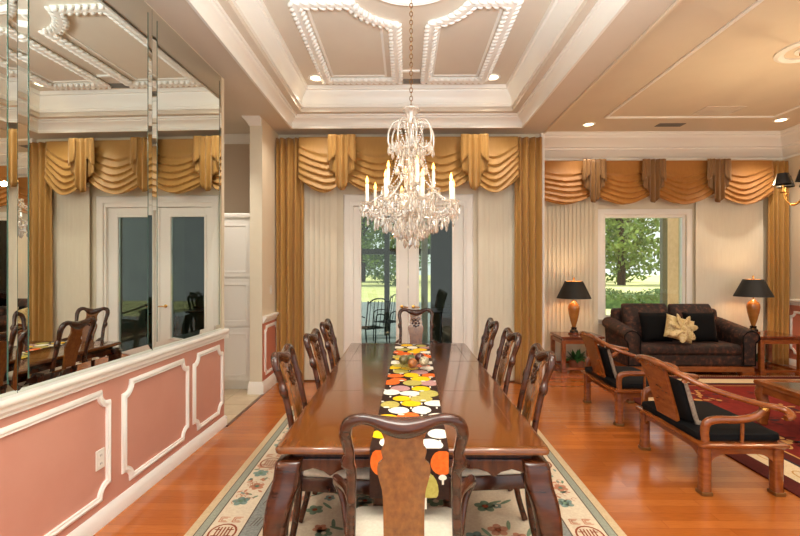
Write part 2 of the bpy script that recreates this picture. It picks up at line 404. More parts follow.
# hall walls
mb = MB(); mb.box(-4.3, -1.885, YB + 0.02, YB + 0.2, 0, ZC); mb.box(-4.5, -4.3, 3.5, YB + 0.2, 0, ZC); mb.box(-4.3, -1.95, 3.5, 3.6, 0, ZC)
structure(mb, 'wall_hall', 'taupe', smooth=0)
crown_s = [(0, 0), (0.015, 0), (0.02, 0.025), (0.05, 0.05), (0.075, 0.09), (0.08, 0.12), (0, 0.12)]
structure(MB().sweep([(-1.885, YB + 0.02, ZC - 0.12), (-4.3, YB + 0.02, ZC - 0.12)], crown_s, (0, 0, 1), closed=False), 'trim_hall_crown', 'white')
# living walls
WX0, WX1, WZ0, WZ1 = 3.22, 4.56, 0.72, 2.40
mb = MB(); mb.box(XB - 0.2, WX0, YL, YL + 0.2, 0, ZL); mb.box(WX1, XR + 0.2, YL, YL + 0.2, 0, ZL); mb.box(WX0, WX1, YL, YL + 0.2, 0, WZ0); mb.box(WX0, WX1, YL, YL + 0.2, WZ1, ZL)
structure(mb, 'wall_living', 'cream', smooth=0)
mb = MB(); mb.box(XR, XR + 0.2, -1.6, YL, 0.98, ZL, 0); mb.box(XR, XR + 0.2, -1.6, YL, 0, 0.98, 1)
structure(mb, 'wall_right', ['peach', 'red_wain'], smooth=0)
structure(MB().sweep([(XR, YL, 0.95), (XR, -1.6, 0.95)], [(a, b_) for a, b_ in rail_prof], (-1, 0, 0), closed=False), 'trim_right_rail', 'white')
structure(MB().sweep([(XR, YL, 0), (XR, -1.6, 0)], base_prof, (-1, 0, 0), closed=False), 'baseboard_right', 'white')
for i, (y0, y1) in enumerate(((6.3, 7.2), (4.9, 6.1))):
    mb = MB(); mb.sweep([(XR, u, v) for u, v in notch_path(y0, y1, 0.2, 0.84, 0.07)][::-1], frame_prof, (-1, 0, 0)); structure(mb, 'trim_right_panel_%d' % (i + 1), 'white')
structure(MB().sweep([(XR, YL, 0), (XB, YL, 0)][::-1], [(-a if False else 0 - b_, a) for a, b_ in base_prof], (0, 0, 1), closed=False), 'baseboard_living', 'white')

# ceilings
mb = MB()
mb.box(-4.5, TX0, -1.6, YB + 0.2, ZC, 3.95); mb.box(TX1, XB, -1.6, YB + 0.2, ZC, 3.95); mb.box(TX0, TX1, TY1, YB + 0.2, ZC, 3.95); mb.box(TX0, TX1, -1.6, TY0, ZC, 3.95)
mb.box(TX0, TX1, TY0, TY1, ZT, 3.95)
structure(mb, 'ceiling', 'beige', smooth=0)
structure(MB().box(XB, XR + 0.2, -1.6, YL + 0.2, ZL, 3.95), 'ceiling_living', 'living_ceiling', smooth=0)
structure(MB().sweep([(XB, -1.6, ZC), (XB, YB, ZC)], [(0, 0.03), (-0.02, 0.03), (-0.02, -0.006), (-0.012, -0.014), (0.012, -0.014), (0.02, -0.006), (0.02, 0)], (0, 0, 1), closed=False), 'trim_soffit_edge', 'peach')
# tray crowns (travel counter-clockwise so left = inside)
tray = [(TX0, TY0, 0), (TX1, TY0, 0), (TX1, TY1, 0), (TX0, TY1, 0)]
c1 = [(0, 3.345), (0.022, 3.345), (0.026, 3.375), (0.016, 3.385), (0.02, 3.41), (0.045, 3.44), (0.078, 3.462), (0.082, 3.48), (0.10, 3.485), (0.104, 3.505), (0, 3.505)]
structure(MB().sweep(tray, c1, (0, 0, 1)), 'trim_tray_crown_lower', 'white')
structure(MB().sweep(tray, [(0, 3.506), (0.175, 3.506), (0.175, 3.60), (0, 3.60)], (0, 0, 1)), 'trim_tray_step', 'beige', smooth=0)
c2 = [(0.17, 3.555), (0.20, 3.555), (0.205, 3.59), (0.192, 3.60), (0.198, 3.64), (0.215, 3.685), (0.25, 3.725), (0.255, 3.75), (0.278, 3.755), (0.283, 3.80), (0.17, 3.80)]
structure(MB().sweep(tray, c2, (0, 0, 1)), 'trim_tray_crown_upper', 'white')
# living crown
c3 = [(0, 3.30), (0.015, 3.30), (0.02, 3.33), (0.03, 3.335), (0.05, 3.37), (0.09, 3.41), (0.11, 3.45), (0.125, 3.455), (0.13, 3.49), (0.15, 3.50), (0.16, 3.53), (0.2, 3.58), (0.245, 3.63), (0.25, 3.67), (0.265, 3.675), (0.27, 3.71), (0.285, 3.715), (0.285, 3.73), (0, 3.73)]
structure(MB().sweep([(XR, -1.6, 0), (XR, YL, 0), (XB, YL, 0)], [(a, 3.285 + (z - 3.30) * 0.385 / 0.43) for a, z in c3], (0, 0, 1), closed=False), 'trim_living_crown', 'white')
mb = MB().sweep([(2.84, 0.5, ZL), (5.2, 0.5, ZL), (5.2, 6.4, ZL), (2.84, 6.4, ZL)], [(-0.02, 0), (-0.02, -0.012), (0, -0.022), (0.02, -0.012), (0.02, 0)], (0, 0, 1))
structure(mb, 'trim_living_ceiling_frame', 'white')

# ceiling medallion + four rope-edged panels
MCX, MCY = 0.05, 3.40
def ring(c, r, k, z): return [(c[0] + r * cos(2 * pi * i / k), c[1] + r * sin(2 * pi * i / k), z) for i in range(k)]
def rope_frame(path2, closed=True, w=0.036):
    mb = MB(); P = [(x, y, ZT) for x, y in path2]
    mb.sweep(P, [(-w, 0), (-w, -0.03), (-w * 0.75, -0.042), (-w * 0.5, -0.046), (w * 0.5, -0.046), (w * 0.75, -0.042), (w, -0.03), (w, 0)], (0, 0, 1), closed=True)
    # twisted beads along both edges
    n = len(P)
    for off in (-w, w):
        Q = []
        for i in range(n):
            a, b_, c = Vector(P[i - 1]), Vector(P[i]), Vector(P[(i + 1) % n])
            d0, d1 = (b_ - a).normalized(), (c - b_).normalized(); s0, s1 = Vector((-d0.y, d0.x, 0)), Vector((-d1.y, d1.x, 0))
            Q.append(b_ + (s0 + s1) / max(1 + s0.dot(s1), 0.3) * off)
        acc = 0.0; step = 0.07
        for i in range(n):
            a, c = Q[i], Q[(i + 1) % n]; ln = (c - a).length
            if ln < 1e-6: continue
            d_ = (c - a) / ln; t = -acc
            while t + step <= ln:
                t += step; p = a + d_ * t
                ang = math.atan2(d_.y, d_.x) + 0.75
                mb.ell((0, 0, 0), (0.044, 0.022, 0.024), 8, 5, T=Matrix.Translation(p + Vector((0, 0, -0.03))) @ Matrix.Rotation(ang, 4, 'Z'))
            acc = ln - t
    return mb
R0 = 0.55; C0 = 0.245
def panel_path(sx, sy, x_in, x_out, y_out):
    # a rectangle whose inner corner is eaten by the circle about the medallion
    a0 = math.asin((x_in) / R0); y_in = C0 + R0 * cos(a0); xe = 0.52; a1 = math.asin(xe / R0); y_e = C0 + R0 * cos(a1)
    P = [(x_in, y_out), (x_in, y_in)]
    for i in range(1, 9):
        a = a0 + (a1 - a0) * i / 9; P.append((R0 * sin(a), C0 + R0 * cos(a)))
    P += [(xe, y_e), (x_out, y_e), (x_out, y_out)]
    P = [(MCX + sx * x, MCY + sy * y) for x, y in P]
    return P if sx * sy < 0 else P[::-1]
for i, (sx, sy) in enumerate(((-1, 1), (1, 1), (-1, -1), (1, -1))):
    xo = 0.986 if sx < 0 else 0.88
    mb = rope_frame(panel_path(sx, sy, 0.144 if sx < 0 else 0.20, xo, 1.99))
    xa, xb_, ya, yb_ = MCX + sx * 0.275, MCX + sx * (xo - 0.085), MCY + sy * 0.80, MCY + sy * 1.90
    q = [(xa, ya, ZT), (xa, yb_, ZT), (xb_, yb_, ZT), (xb_, MCY + sy * 0.55, ZT)]
    mb.sweep(q, [(-0.012, 0), (-0.012, -0.008), (0.012, -0.008), (0.012, 0)], (0, 0, 1), closed=False)
    structure(mb, 'trim_ceiling_panel_%d' % (i + 1), 'white')
mb = MB()
mb.sweep(ring((MCX, MCY), 0.42, 48, ZT), [(-0.04, 0), (-0.04, -0.02), (-0.02, -0.035), (0, -0.025), (0.02, -0.04), (0.04, -0.02), (0.04, 0)], (0, 0, 1))
mb.sweep(ring((MCX, MCY), 0.2, 40, ZT), [(-0.02, 0), (-0.02, -0.02), (0, -0.03), (0.02, -0.02), (0.02, 0)], (0, 0, 1))
for k in range(16):
    a = 2 * pi * k / 16; mb.ell((0, 0, 0), (0.075, 0.03, 0.018), 8, 4, T=Matrix.Translation((MCX + 0.29 * cos(a), MCY + 0.29 * sin(a), ZT)) @ Matrix.Rotation(a, 4, 'Z'))
structure(mb, 'trim_medallion', 'white')
structure(MB().box(-0.04, 0.17, 5.15, 5.18, ZT - 0.02, ZT), 'trim_ceiling_bar', 'white', smooth=0)
mb = MB()
mb.sweep(ring((3.96, 4.44), 0.24, 40, ZL), [(-0.04, 0), (-0.04, -0.015), (0, -0.03), (0.04, -0.015), (0.04, 0)], (0, 0, 1))
mb.lathe([(0.12, 0), (0.12, -0.012), (0.05, -0.03), (0.0, -0.03)], 32, (3.96, 4.44, ZL)); structure(mb, 'trim_living_medallion', 'white')

# ------------------------------------------------------------------ french doors
def door_leaf(name, x0, x1, gx0, gx1, parent_name):
    t = tag(thing(name, (x0, YB + 0.07, 0)), kind='structure')
    mb = MB(); mb.box(0, gx0 - x0, -0.025, 0.025, 0.01, 2.38); mb.box(gx1 - x0, x1 - x0, -0.025, 0.025, 0.01, 2.38)
    mb.box(gx0 - x0, gx1 - x0, -0.025, 0.025, 2.25, 2.38); mb.box(gx0 - x0, gx1 - x0, -0.025, 0.025, 0.01, 0.34)
    part(mb, 'door_frame', 'white', t, smooth=0, bevel=0.006)
    mb = MB().sweep([(gx0 - x0, -0.025, 0.34), (gx0 - x0, -0.025, 2.25), (gx1 - x0, -0.025, 2.25), (gx1 - x0, -0.025, 0.34)], [(0, 0), (0, 0.012), (0.02, 0.012), (0.028, 0)], (0, -1, 0))
    part(mb, 'glazing_bead', 'white', t)
    part(MB().box(gx0 - x0, gx1 - x0, -0.004, 0.004, 0.34, 2.25), 'glass_pane', 'door_pane', t, smooth=0)
    return t
dl = door_leaf('door_1', DX0 + 0.03, 0.04, -0.605, -0.12, 'd')
dr = door_leaf('door_2', 0.045, DX1 - 0.03, 0.19, 0.65, 'd')
for d_, x in ((dl, 0.665), (dr, 0.07)):
    mb = MB().lathe([(0.0, 0), (0.024, 0), (0.024, 0.008), (0.01, 0.012), (0.01, 0.04), (0, 0.04)], 16, T=Matrix.Translation((x, -0.025, 1.0)) @ Matrix.Rotation(pi / 2, 4, 'X'))
    mb.tube([(x, -0.06, 1.0), (x + 0.04, -0.064, 1.0), (x + 0.09, -0.06, 0.995)], 0.008)
    part(mb, 'door_handle', 'brass', d_)
mb = MB()
cas = [(0, 0), (0, 0.022), (0.03, 0.026), (0.05, 0.02), (0.085, 0.024), (0.1, 0.012), (0.1, 0)]
mb.sweep([(DX0, YB, 0), (DX0, YB, DZ), (DX1, YB, DZ), (DX1, YB, 0)], cas, (0, -1, 0), closed=False)
mb.box(DX0, DX0 + 0.03, YB, YB + 0.2, 0, DZ); mb.box(DX1 - 0.03, DX1, YB, YB + 0.2, 0, DZ); mb.box(DX0 + 0.03, DX1 - 0.03, YB, YB + 0.2, 2.385, DZ)
structure(mb, 'trim_door_casing', 'white')

# living window
t = tag(thing('window_1', (WX0, YL + 0.05, WZ0)), kind='structure')
W, H = WX1 - WX0, WZ1 - WZ0
mb = MB(); mb.box(0, 0.045, -0.03, 0.05, 0, H); mb.box(W - 0.045, W, -0.03, 0.05, 0, H); mb.box(0.045, W - 0.045, -0.03, 0.05, H - 0.045, H); mb.box(0.045, W - 0.045, -0.03, 0.05, 0, 0.045)
part(mb, 'window_frame', 'white', t, smooth=0, bevel=0.005)
part(MB().box(0.045, W - 0.045, 0.0, 0.006, 0.045, H - 0.045), 'glass_pane', 'pane', t, smooth=0)
mb = MB().sweep([(WX0, YL, WZ0), (WX0, YL, WZ1), (WX1, YL, WZ1), (WX1, YL, WZ0)], [(0, 0), (0, 0.02), (0.05, 0.022), (0.09, 0.012), (0.09, 0)], (0, -1, 0))
mb.box(WX0 - 0.1, WX1 + 0.1, YL - 0.06, YL, WZ0 - 0.03, WZ0)
structure(mb, 'trim_window_casing', 'white')

# ------------------------------------------------------------------ vertical blinds, drapes, valances
def blind(x0, x1, y, z0, z1, ang, pitch, label):
    t = thing('vertical_blind', (x0, y, z0), 0, label, 'blind', 'vertical blinds')
    part(MB().box(0, x1 - x0, -0.03, 0.03, z1 - z0 - 0.05, z1 - z0), 'headrail', 'blindwhite', t, smooth=0)
    mb = MB(); n = int((x1 - x0) / pitch); w = 0.085 / 2
    for i in range(n):
        x = (i + 0.5) * (x1 - x0) / n; a = ang[0] + (ang[1] - ang[0]) * i / max(1, n - 1)
        dx, dy = w * cos(radians(a)), w * sin(radians(a)); bx, by = -sin(radians(a)) * 0.006, cos(radians(a)) * 0.006
        q = [(x - dx, -dy), (x + bx, by), (x + dx, dy), (x + dx + 0.0012, dy + 0.0012), (x + bx, by + 0.0016), (x - dx, -dy + 0.0016)]
        mb.prism(q, lambda a_, b_, tt: (a_, b_, tt * (z1 - z0 - 0.055)))
    part(mb, 'vanes', 'blindwhite', t, smooth=20)
    return t
blind(-1.42, -0.93, YB - 0.075, 0.02, 2.72, (13, 18), 0.062, 'cream vertical blind beside the french doors, on the stub wall side')
blind(1.0, 1.56, YB - 0.075, 0.02, 2.72, (-13, -18), 0.062, 'cream vertical blind beside the french doors, on the living room side')
blind(2.12, 3.1, YL - 0.075, 0.02, 2.72, (12, 16), 0.064, 'cream vertical blind behind the lamp table between dividing wall and window')
blind(4.68, 5.72, YL - 0.075, 0.02, 2.72, (-12, -16), 0.064, 'cream vertical blind behind the sofa between window and corner drape')

def drape(x0, x1, y, z0, z1, folds, mkey, label, bulge=0.0):
    rnd = random.Random(int(x0 * 100) + 999)
    ph = [rnd.uniform(-0.3, 0.3) for _ in range(8)]
    def fn(u, v):
        z = z0 + (z1 - z0) * v
        am = 0.024 + 0.008 * sin(3 * v + ph[0])
        uu = u + 0.012 * sin(5 * v + ph[1] + 9 * u)
        fy = am * sin(2 * pi * folds * uu + ph[2]) + 0.005 * sin(2 * pi * folds * 2.3 * uu + 2 * v + ph[3])
        xc = (x0 + x1) / 2; half = (x1 - x0) / 2 * (1 + bulge * sin(pi * (1 - v)) * 0.5 - 0.06 * v * 0)
        return (xc + (2 * u - 1) * half, y - 0.03 + fy, z)
    o_ = MB().grid(fn, folds * 16, 24).build('drape_panel', mkey, smooth=80, solid=0.004)
    return tag(o_, label, 'curtain', 'full-length gold drapes')
drape(-1.715, -1.345, 6.01, 0.01, 3.265, 4, 'gold', 'full-length gold drape hanging beside the stub wall and light switch')
drape(1.455, 1.82, 6.01, 0.01, 3.265, 4, 'gold', 'full-length gold drape at the dividing wall between dining and living rooms')
drape(5.74, 6.05, 7.20, 0.01, 3.225, 4, 'gold', 'full-length gold drape in the living room corner behind the table lamp')

def swag_mesh(w, Ds, Dc, folds, seed):
    rnd = random.Random(seed); p1 = rnd.uniform(-0.15, 0.15)
    nv = folds * 10
    def fn(u, v):
        s = 2 * u - 1; s2 = s - p1 * 0.5 * (1 - s * s)
        sag = 1 - abs(s2) ** 1.7
        q = max(0, (v - 0.07) / 0.93)
        g = min(1, v * 4.0); g = g * g * (3 - 2 * g)
        z = -Ds * v - (Dc - Ds) * sag * (0.7 * g + 0.3 * v)
        f = q * folds + 0.38 * sin(2.9 * s + seed) * min(1, 2 * q)
        fr = f - math.floor(f)
        bul = (fr / 0.84) ** 1.5 if fr < 0.84 else 1 - ((fr - 0.84) / 0.16) ** 0.8
        side = 0.5 + 0.5 * (1 - s * s)
        y = -0.012 - (0.034 * bul * min(1, q * 5)) * side - 0.045 * (1 - s * s) * v - 0.02 * v
        return (s * w / 2, y, z)
    return MB().grid(fn, 36, nv)
def jabot_mesh(w, D):
    mb = MB(); hw_ = w / 2
    def layer(y0, xs, hem, pleat, amp, flare):
        n = len(xs) - 1
        def fn(u, v):
            s = xs[min(n, int(round(u * n)))]; h = hem(s)
            return (s * hw_ * (1 + flare * v), y0 - amp * cos(s * pi * pleat) * (0.5 + 0.5 * v), -h * v)
        mb.grid(fn, n, 12)
    xs = [i / 16 - 1 for i in range(33)]
    lerp = lambda a, b_, t: a + (b_ - a) * t
    layer(-0.100, [x * 0.92 for x in xs], lambda s: lerp(0.80 * D, 0.62 * D, abs(s) / 0.92), 4.2, 0.012, 0.0)
    layer(-0.118, [x * 0.44 for x in xs], lambda s: D * (1 - 0.13 * (abs(s) / 0.44) ** 2), 4.6, 0.024, 0.0)
    for sg in (-1, 1):
        layer(-0.135, [sg * (0.40 + 0.60 * i / 10) for i in range(11)], lambda s: lerp(0.36 * D, 0.54 * D, (abs(s) - 0.40) / 0.6) if abs(s) < 0.9 else 0.5 * D, 5.0, 0.013, 0.05)
    return mb
def valance(x0, x1, y, z, swags, jabots, mk, jm, label, Dc):
    t = thing('swag_valance', ((x0 + x1) / 2, y, z), 0, label, 'valance', 'swag valances'); xm = (x0 + x1) / 2
    part(MB().box(x0 - xm, x1 - xm, -0.045, 0.1, -0.06, 0.0), 'valance_board', mk, t, smooth=0)
    for i, (a, b_) in enumerate(swags):
        o_ = part(swag_mesh(b_ - a + 0.06, Dc * 0.72, Dc, 6, i + 2), 'swag', mk, t, smooth=50, solid=0.003); o_.location = ((a + b_) / 2 - xm, -0.03, -0.001)
    for i, a in enumerate(jabots):
        o_ = part(jabot_mesh(0.36, Dc * 0.97), 'jabot', jm, t, smooth=60, solid=0.003); o_.location = (a - xm, -0.03, 0)
valance(-1.335, 1.445, 5.98, 3.265, ((-1.375, -0.80), (-0.80, 0.04), (0.04, 0.87), (0.87, 1.46)), (-0.82, 0.04, 0.90), 'gold', 'gold_light', 'gold swag valance above the french doors behind the crystal chandelier', 0.75)
valance(1.93, 5.735, 7.17, 3.225, ((1.93, 2.96), (2.96, 3.88), (3.88, 4.84), (4.84, 5.74)), (2.94, 3.86, 4.86), 'amber_swag', 'bronze_jabot', 'amber swag valance with bronze jabots above the living room window', 0.70)

# ------------------------------------------------------------------ mirrors, outlet, switch
def mirror(y0, y1, label):
    z0, z1 = 0.942, 3.352; bv = 0.055
    t = thing('wall_mirror', tuple(WL(y0, 0, z0)), 0, label, 'mirror', 'wall mirror panels'); o0 = WL(y0, 0, z0)
    def P(y, d_, z): return tuple(WL(y, d_, z) - o0)
    mb = MB()
    g = 0.0015
    A = [P(y0 + g, 0.0005, z0), P(y1 - g, 0.0005, z0), P(y1 - g, 0.0005, z1), P(y0 + g, 0.0005, z1)]
    B = [P(y0 + g, 0.004, z0), P(y1 - g, 0.004, z0), P(y1 - g, 0.004, z1), P(y0 + g, 0.004, z1)]
    C = [P(y0 + bv, 0.008, z0 + bv), P(y1 - bv, 0.008, z0 + bv), P(y1 - bv, 0.008, z1 - bv), P(y0 + bv, 0.008, z1 - bv)]
    mb.add(A + B, [(3, 2, 1, 0)] + [(i, (i + 1) % 4, 4 + (i + 1) % 4, 4 + i) for i in range(4)], 1)
    mb.add(C, [(0, 1, 2, 3)], 0)
    part(mb, 'mirror_face', ['mirror', 'edge_green'], t, smooth=0)
    part(MB().add(B + C, [(i, (i + 1) % 4, 4 + (i + 1) % 4, 4 + i) for i in range(4)], 0), 'angled_edge', 'mirror', t, smooth=0)
    mb = MB()
    for y in (y0 + bv, y1 - bv, ):
        p = WL(y, 0.008, 0) - o0; mb.box(p.x - 0.001, p.x + 0.0012, p.y - 0.003, p.y + 0.003, bv, z1 - z0 - bv)
    part(mb, 'edge_line', 'edge_green', t, smooth=0)
mirror(3.15, 4.28, 'tall mirror panel at the open hall end of the wall')
mirror(2.08, 3.15, 'tall mirror panel above the outlet, reflecting gold drape and table')
mirror(1.0, 2.08, 'tall mirror panel farthest from the hall opening')

t = thing('wall_outlet', tuple(WL(2.63, 0, 0.40)), math.atan2(-0.025, 1), 'white electrical outlet plate on the pink wainscot', 'outlet')
part(MB().box(0, 0.007, -0.036, 0.036, -0.058, 0.058), 'cover_plate', 'plastic', t, smooth=0, bevel=0.003)
for s in (-0.024, 0.024):
    sk = part(MB().box(0.006, 0.009, -0.016, 0.016, s - 0.015, s + 0.015), 'socket', 'plastic', t, smooth=0, bevel=0.002)
    part(MB().box(0.0085, 0.0095, -0.008, -0.005, s - 0.006, s + 0.006).box(0.0085, 0.0095, 0.005, 0.008, s - 0.006, s + 0.006), 'slots', 'slot', sk, smooth=0)
t = thing('light_switch', (SX1, 5.80, 1.25), 0, 'white light switch on the stub wall beside the gold drape', 'switch')
part(MB().box(0, 0.006, -0.04, 0.04, -0.058, 0.058), 'cover_plate', 'plastic', t, smooth=0, bevel=0.003)
part(MB().box(0.006, 0.012, -0.015, 0.015, -0.03, 0.03), 'rocker', 'plastic', t, smooth=0, bevel=0.002)

# hall pantry cabinet
t = thing('pantry_cabinet', (-2.5, 5.62, 0), 0, 'tall white panelled pantry cabinet in the hall beyond the mirror wall', 'cabinet')
part(MB().box(-0.62, 0.585, 0.02, 0.52, 0.09, 2.16), 'carcass', 'cabinet', t, smooth=0)
part(MB().box(-0.62, 0.585, 0.06, 0.5, 0, 0.09), 'plinth', 'cabinet', t, smooth=0)
part(MB().sweep([(0.585, 0.52, 2.16), (0.585, 0.02, 2.16), (-0.62, 0.02, 2.16), (-0.62, 0.52, 2.16)], [(0, 0), (0.02, 0.01), (0.03, 0.04), (0.045, 0.06), (0.045, 0.08), (0, 0.08)], (0, 0, -1) if False else (0, 0, 1), closed=False) if False else MB().box(-0.66, 0.6, -0.015, 0.52, 2.16, 2.22), 'cornice', 'cabinet', t, smooth=0, bevel=0.015)
for (x0, x1) in ((-0.6, -0.015), (0.0, 0.575)):
    for (z0, z1) in ((1.42, 2.13), (0.80, 1.39), (0.12, 0.77)):
        mb = MB().box(x0, x1, 0, 0.02, z0, z1)
        mb.sweep([(x0 + 0.07, 0, z0 + 0.07), (x0 + 0.07, 0, z1 - 0.07), (x1 - 0.07, 0, z1 - 0.07), (x1 - 0.07, 0, z0 + 0.07)], [(-0.006, 0), (0, 0.008), (0.02, 0.002), (0.03, 0)], (0, -1, 0))
        part(mb, 'cabinet_door', 'cabinet', t, smooth=30, bevel=0.002)

# ------------------------------------------------------------------ downlights, vents
def downlight(x, y, z, label, power, spot=110):
    t = thing('downlight', (x, y, z), 0, label, 'ceiling light', 'recessed downlights') if label else tag(thing('unseen_fill_downlight', (x, y, z)), kind='structure')  # unlabelled ones are unseen fittings, kept for the light they add
    part(MB().lathe([(0.095, 0), (0.095, -0.004), (0.085, -0.009), (0.068, -0.006), (0.066, 0.0)], 28), 'trim_ring', 'white', t)
    part(MB().lathe([(0.066, -0.002), (0.04, -0.009), (0.0, -0.011)], 24), 'lens', 'lit', t)
    light('downlight_lamp', 'SPOT', (0, 0, -0.03), power, (1.0, 0.90, 0.76), t, 0.07, spot, 0.7)
downlight(-1.06, 5.36, ZT, 'lit downlight at the tray corner above the stub wall drape', 60)
downlight(1.04, 5.36, ZT, 'lit downlight at the tray corner above the dividing wall drape', 60)
downlight(-1.06, 1.45, ZT, None, 60)
downlight(1.04, 1.45, ZT, None, 60)
LW = 70
downlight(-2.45, 4.95, ZC, None, 85)  # added unseen lamp to brighten the hall and its cabinet
downlight(2.73, 6.72, ZL, 'lit downlight on the tan ceiling in front of the amber valance', 35)
downlight(5.42, 6.55, ZL, 'lit downlight outside the ceiling moulding at the far living room corner', LW)
for x, y in ((5.45, 4.6), (2.4, 1.4), (5.45, 2.4)): downlight(x, y, ZL, None, LW)
def vent(name, x, y, z, w, d_, label, mk='grey_metal'):
    t = thing(name, (x, y, z), 0, label, 'air vent')
    part(MB().sweep([(-w / 2, -d_ / 2, 0), (w / 2, -d_ / 2, 0), (w / 2, d_ / 2, 0), (-w / 2, d_ / 2, 0)], [(-0.012, 0), (-0.012, -0.008), (0.012, -0.008), (0.012, 0)], (0, 0, 1)), 'vent_frame', mk, t)
    mb = MB().box(-w / 2, w / 2, -d_ / 2, d_ / 2, -0.002, 0, 1)
    for i in range(6):
        y_ = -d_ / 2 + d_ * (i + 0.5) / 6; mb.box(-w / 2, w / 2, y_ - 0.006, y_ + 0.006, -0.007, -0.003, 0)
    part(mb, 'louvre_grille', [mk, 'slot' if mk != 'beige' else 'living_ceiling'], t, smooth=0)
vent('ceiling_vent', 0.14, 5.46, ZT, 0.30, 0.10, 'grey louvred air vent in the tray between the two rope panels')
vent('ceiling_vent', 3.95, 6.75, ZL, 0.36, 0.12, 'dark louvred vent between ceiling moulding and living room crown')
vent('ceiling_speaker', 4.25, 6.15, ZL, 0.5, 0.3, 'flat beige grille inside the living room ceiling moulding', 'beige')

# ------------------------------------------------------------------ dining rug
RZ = 0.012
def rug(name, x0, x1, y0, y1, bands, mats, label, motifs=None, group=None):
    mb = MB().box(x0, x1, y0, y1, 0.001, RZ - 0.002, 0)
    a = 0
    def frame(a0, a1, mi):
        X0, X1, Y0, Y1 = x0 + a0, x1 - a0, y0 + a0, y1 - a0; x_0, x_1, y_0, y_1 = x0 + a1, x1 - a1, y0 + a1, y1 - a1
        mb.add([(X0, Y0, RZ), (X1, Y0, RZ), (X1, Y1, RZ), (X0, Y1, RZ), (x_0, y_0, RZ), (x_1, y_0, RZ), (x_1, y_1, RZ), (x_0, y_1, RZ)], [(0, 1, 5, 4), (1, 2, 6, 5), (2, 3, 7, 6), (3, 0, 4, 7)], mi)
    for w, mi in bands[:-1]:
        frame(a, a + w, mi); a += w
    mi = bands[-1][1]
    mb.add([(x0 + a, y0 + a, RZ), (x1 - a, y0 + a, RZ), (x1 - a, y1 - a, RZ), (x0 + a, y1 - a, RZ)], [(0, 1, 2, 3)], mi)
    if motifs: motifs(mb)
    return mb.build(name, mats, smooth=0)
def nm(name, c, c2, sc=60): return mat(name, c, 0.9, c2=c2, scale=(sc, sc, sc), spec=0.2, bump=0.1)
RUG = [nm('rug beige', (206, 182, 146), (192, 166, 130)), nm('rug sage', (160, 160, 142), (136, 138, 124), 90), nm('rug line', (96, 78, 66), (86, 70, 60)), nm('rug ivory', (224, 208, 182), (212, 192, 166)),
       nm('rug slate', (150, 150, 142), (120, 122, 118), 70), nm('rug teal', (142, 160, 148), (120, 140, 130)), nm('rug rose', (200, 142, 112), (186, 124, 98)), nm('rug rust', (150, 78, 48), (134, 66, 42)), nm('rug green', (128, 146, 118), (104, 126, 104))]
ZM = RZ + 0.0015
def flat_ell(mb, cx, cy, rx, ry, mi, ang=0, k=12, z=ZM):
    P = []
    for i in range(k):
        a = 2 * pi * i / k; x, y = rx * cos(a), ry * sin(a); P.append((cx + x * cos(ang) - y * sin(ang), cy + x * sin(ang) + y * cos(ang), z))
    mb.add(P, [tuple(range(k))], mi)
def flat_bar(mb, x0, y0, x1, y1, w, mi, z=ZM):
    d_ = Vector((x1 - x0, y1 - y0)); d_.normalize(); n = Vector((-d_.y, d_.x)) * w / 2
    mb.add([(x0 + n.x, y0 + n.y, z), (x0 - n.x, y0 - n.y, z), (x1 - n.x, y1 - n.y, z), (x1 + n.x, y1 + n.y, z)], [(0, 1, 2, 3)], mi)
def flat_ring(mb, cx, cy, rx, ry, w, mi, k=20, a0=0, a1=2 * pi):
    P = [(cx + (rx + s * w / 2) * cos(a0 + (a1 - a0) * i / k), cy + (ry + s * w / 2) * sin(a0 + (a1 - a0) * i / k), ZM) for i in range(k + 1) for s in (-1, 1)]
    mb.add(P, [(2 * i, 2 * i + 1, 2 * i + 3, 2 * i + 2) for i in range(k)], mi)
DR = (-1.25, 1.255, 0.45, 4.95)
def shou(mb, cx, cy, r=0.08):
    flat_ring(mb, cx, cy, r, r * 1.15, 0.012, 7)
    for dx in (-0.5, -0.25, 0, 0.25, 0.5): flat_bar(mb, cx + dx * r, cy - r * 0.75, cx + dx * r, cy + r * 0.75, 0.009, 7)
    for dy in (-0.4, 0.4): flat_bar(mb, cx - r * 0.75, cy + dy * r, cx - r * 0.3, cy + dy * r, 0.009, 7); flat_bar(mb, cx + r * 0.3, cy + dy * r, cx + r * 0.75, cy + dy * r, 0.009, 7)
def flower(mb, cx, cy, r, mi, mi2):
    for k in range(5):
        a = 2 * pi * k / 5 + cx * 3; flat_ell(mb, cx + r * 0.55 * cos(a), cy + r * 0.55 * sin(a), r * 0.5, r * 0.42, mi, a)
    flat_ell(mb, cx, cy, r * 0.3, r * 0.3, mi2, z=ZM + 0.0006)
def key(mb, cx, cy, s):
    for k, q in enumerate((1.0, 0.55)):
        w = s * q; flat_bar(mb, cx - w, cy - w, cx + w, cy - w, 0.008, 6); flat_bar(mb, cx - w, cy + w, cx + w, cy + w, 0.008, 6); flat_bar(mb, cx - w, cy - w, cx - w, cy + w, 0.008, 6)
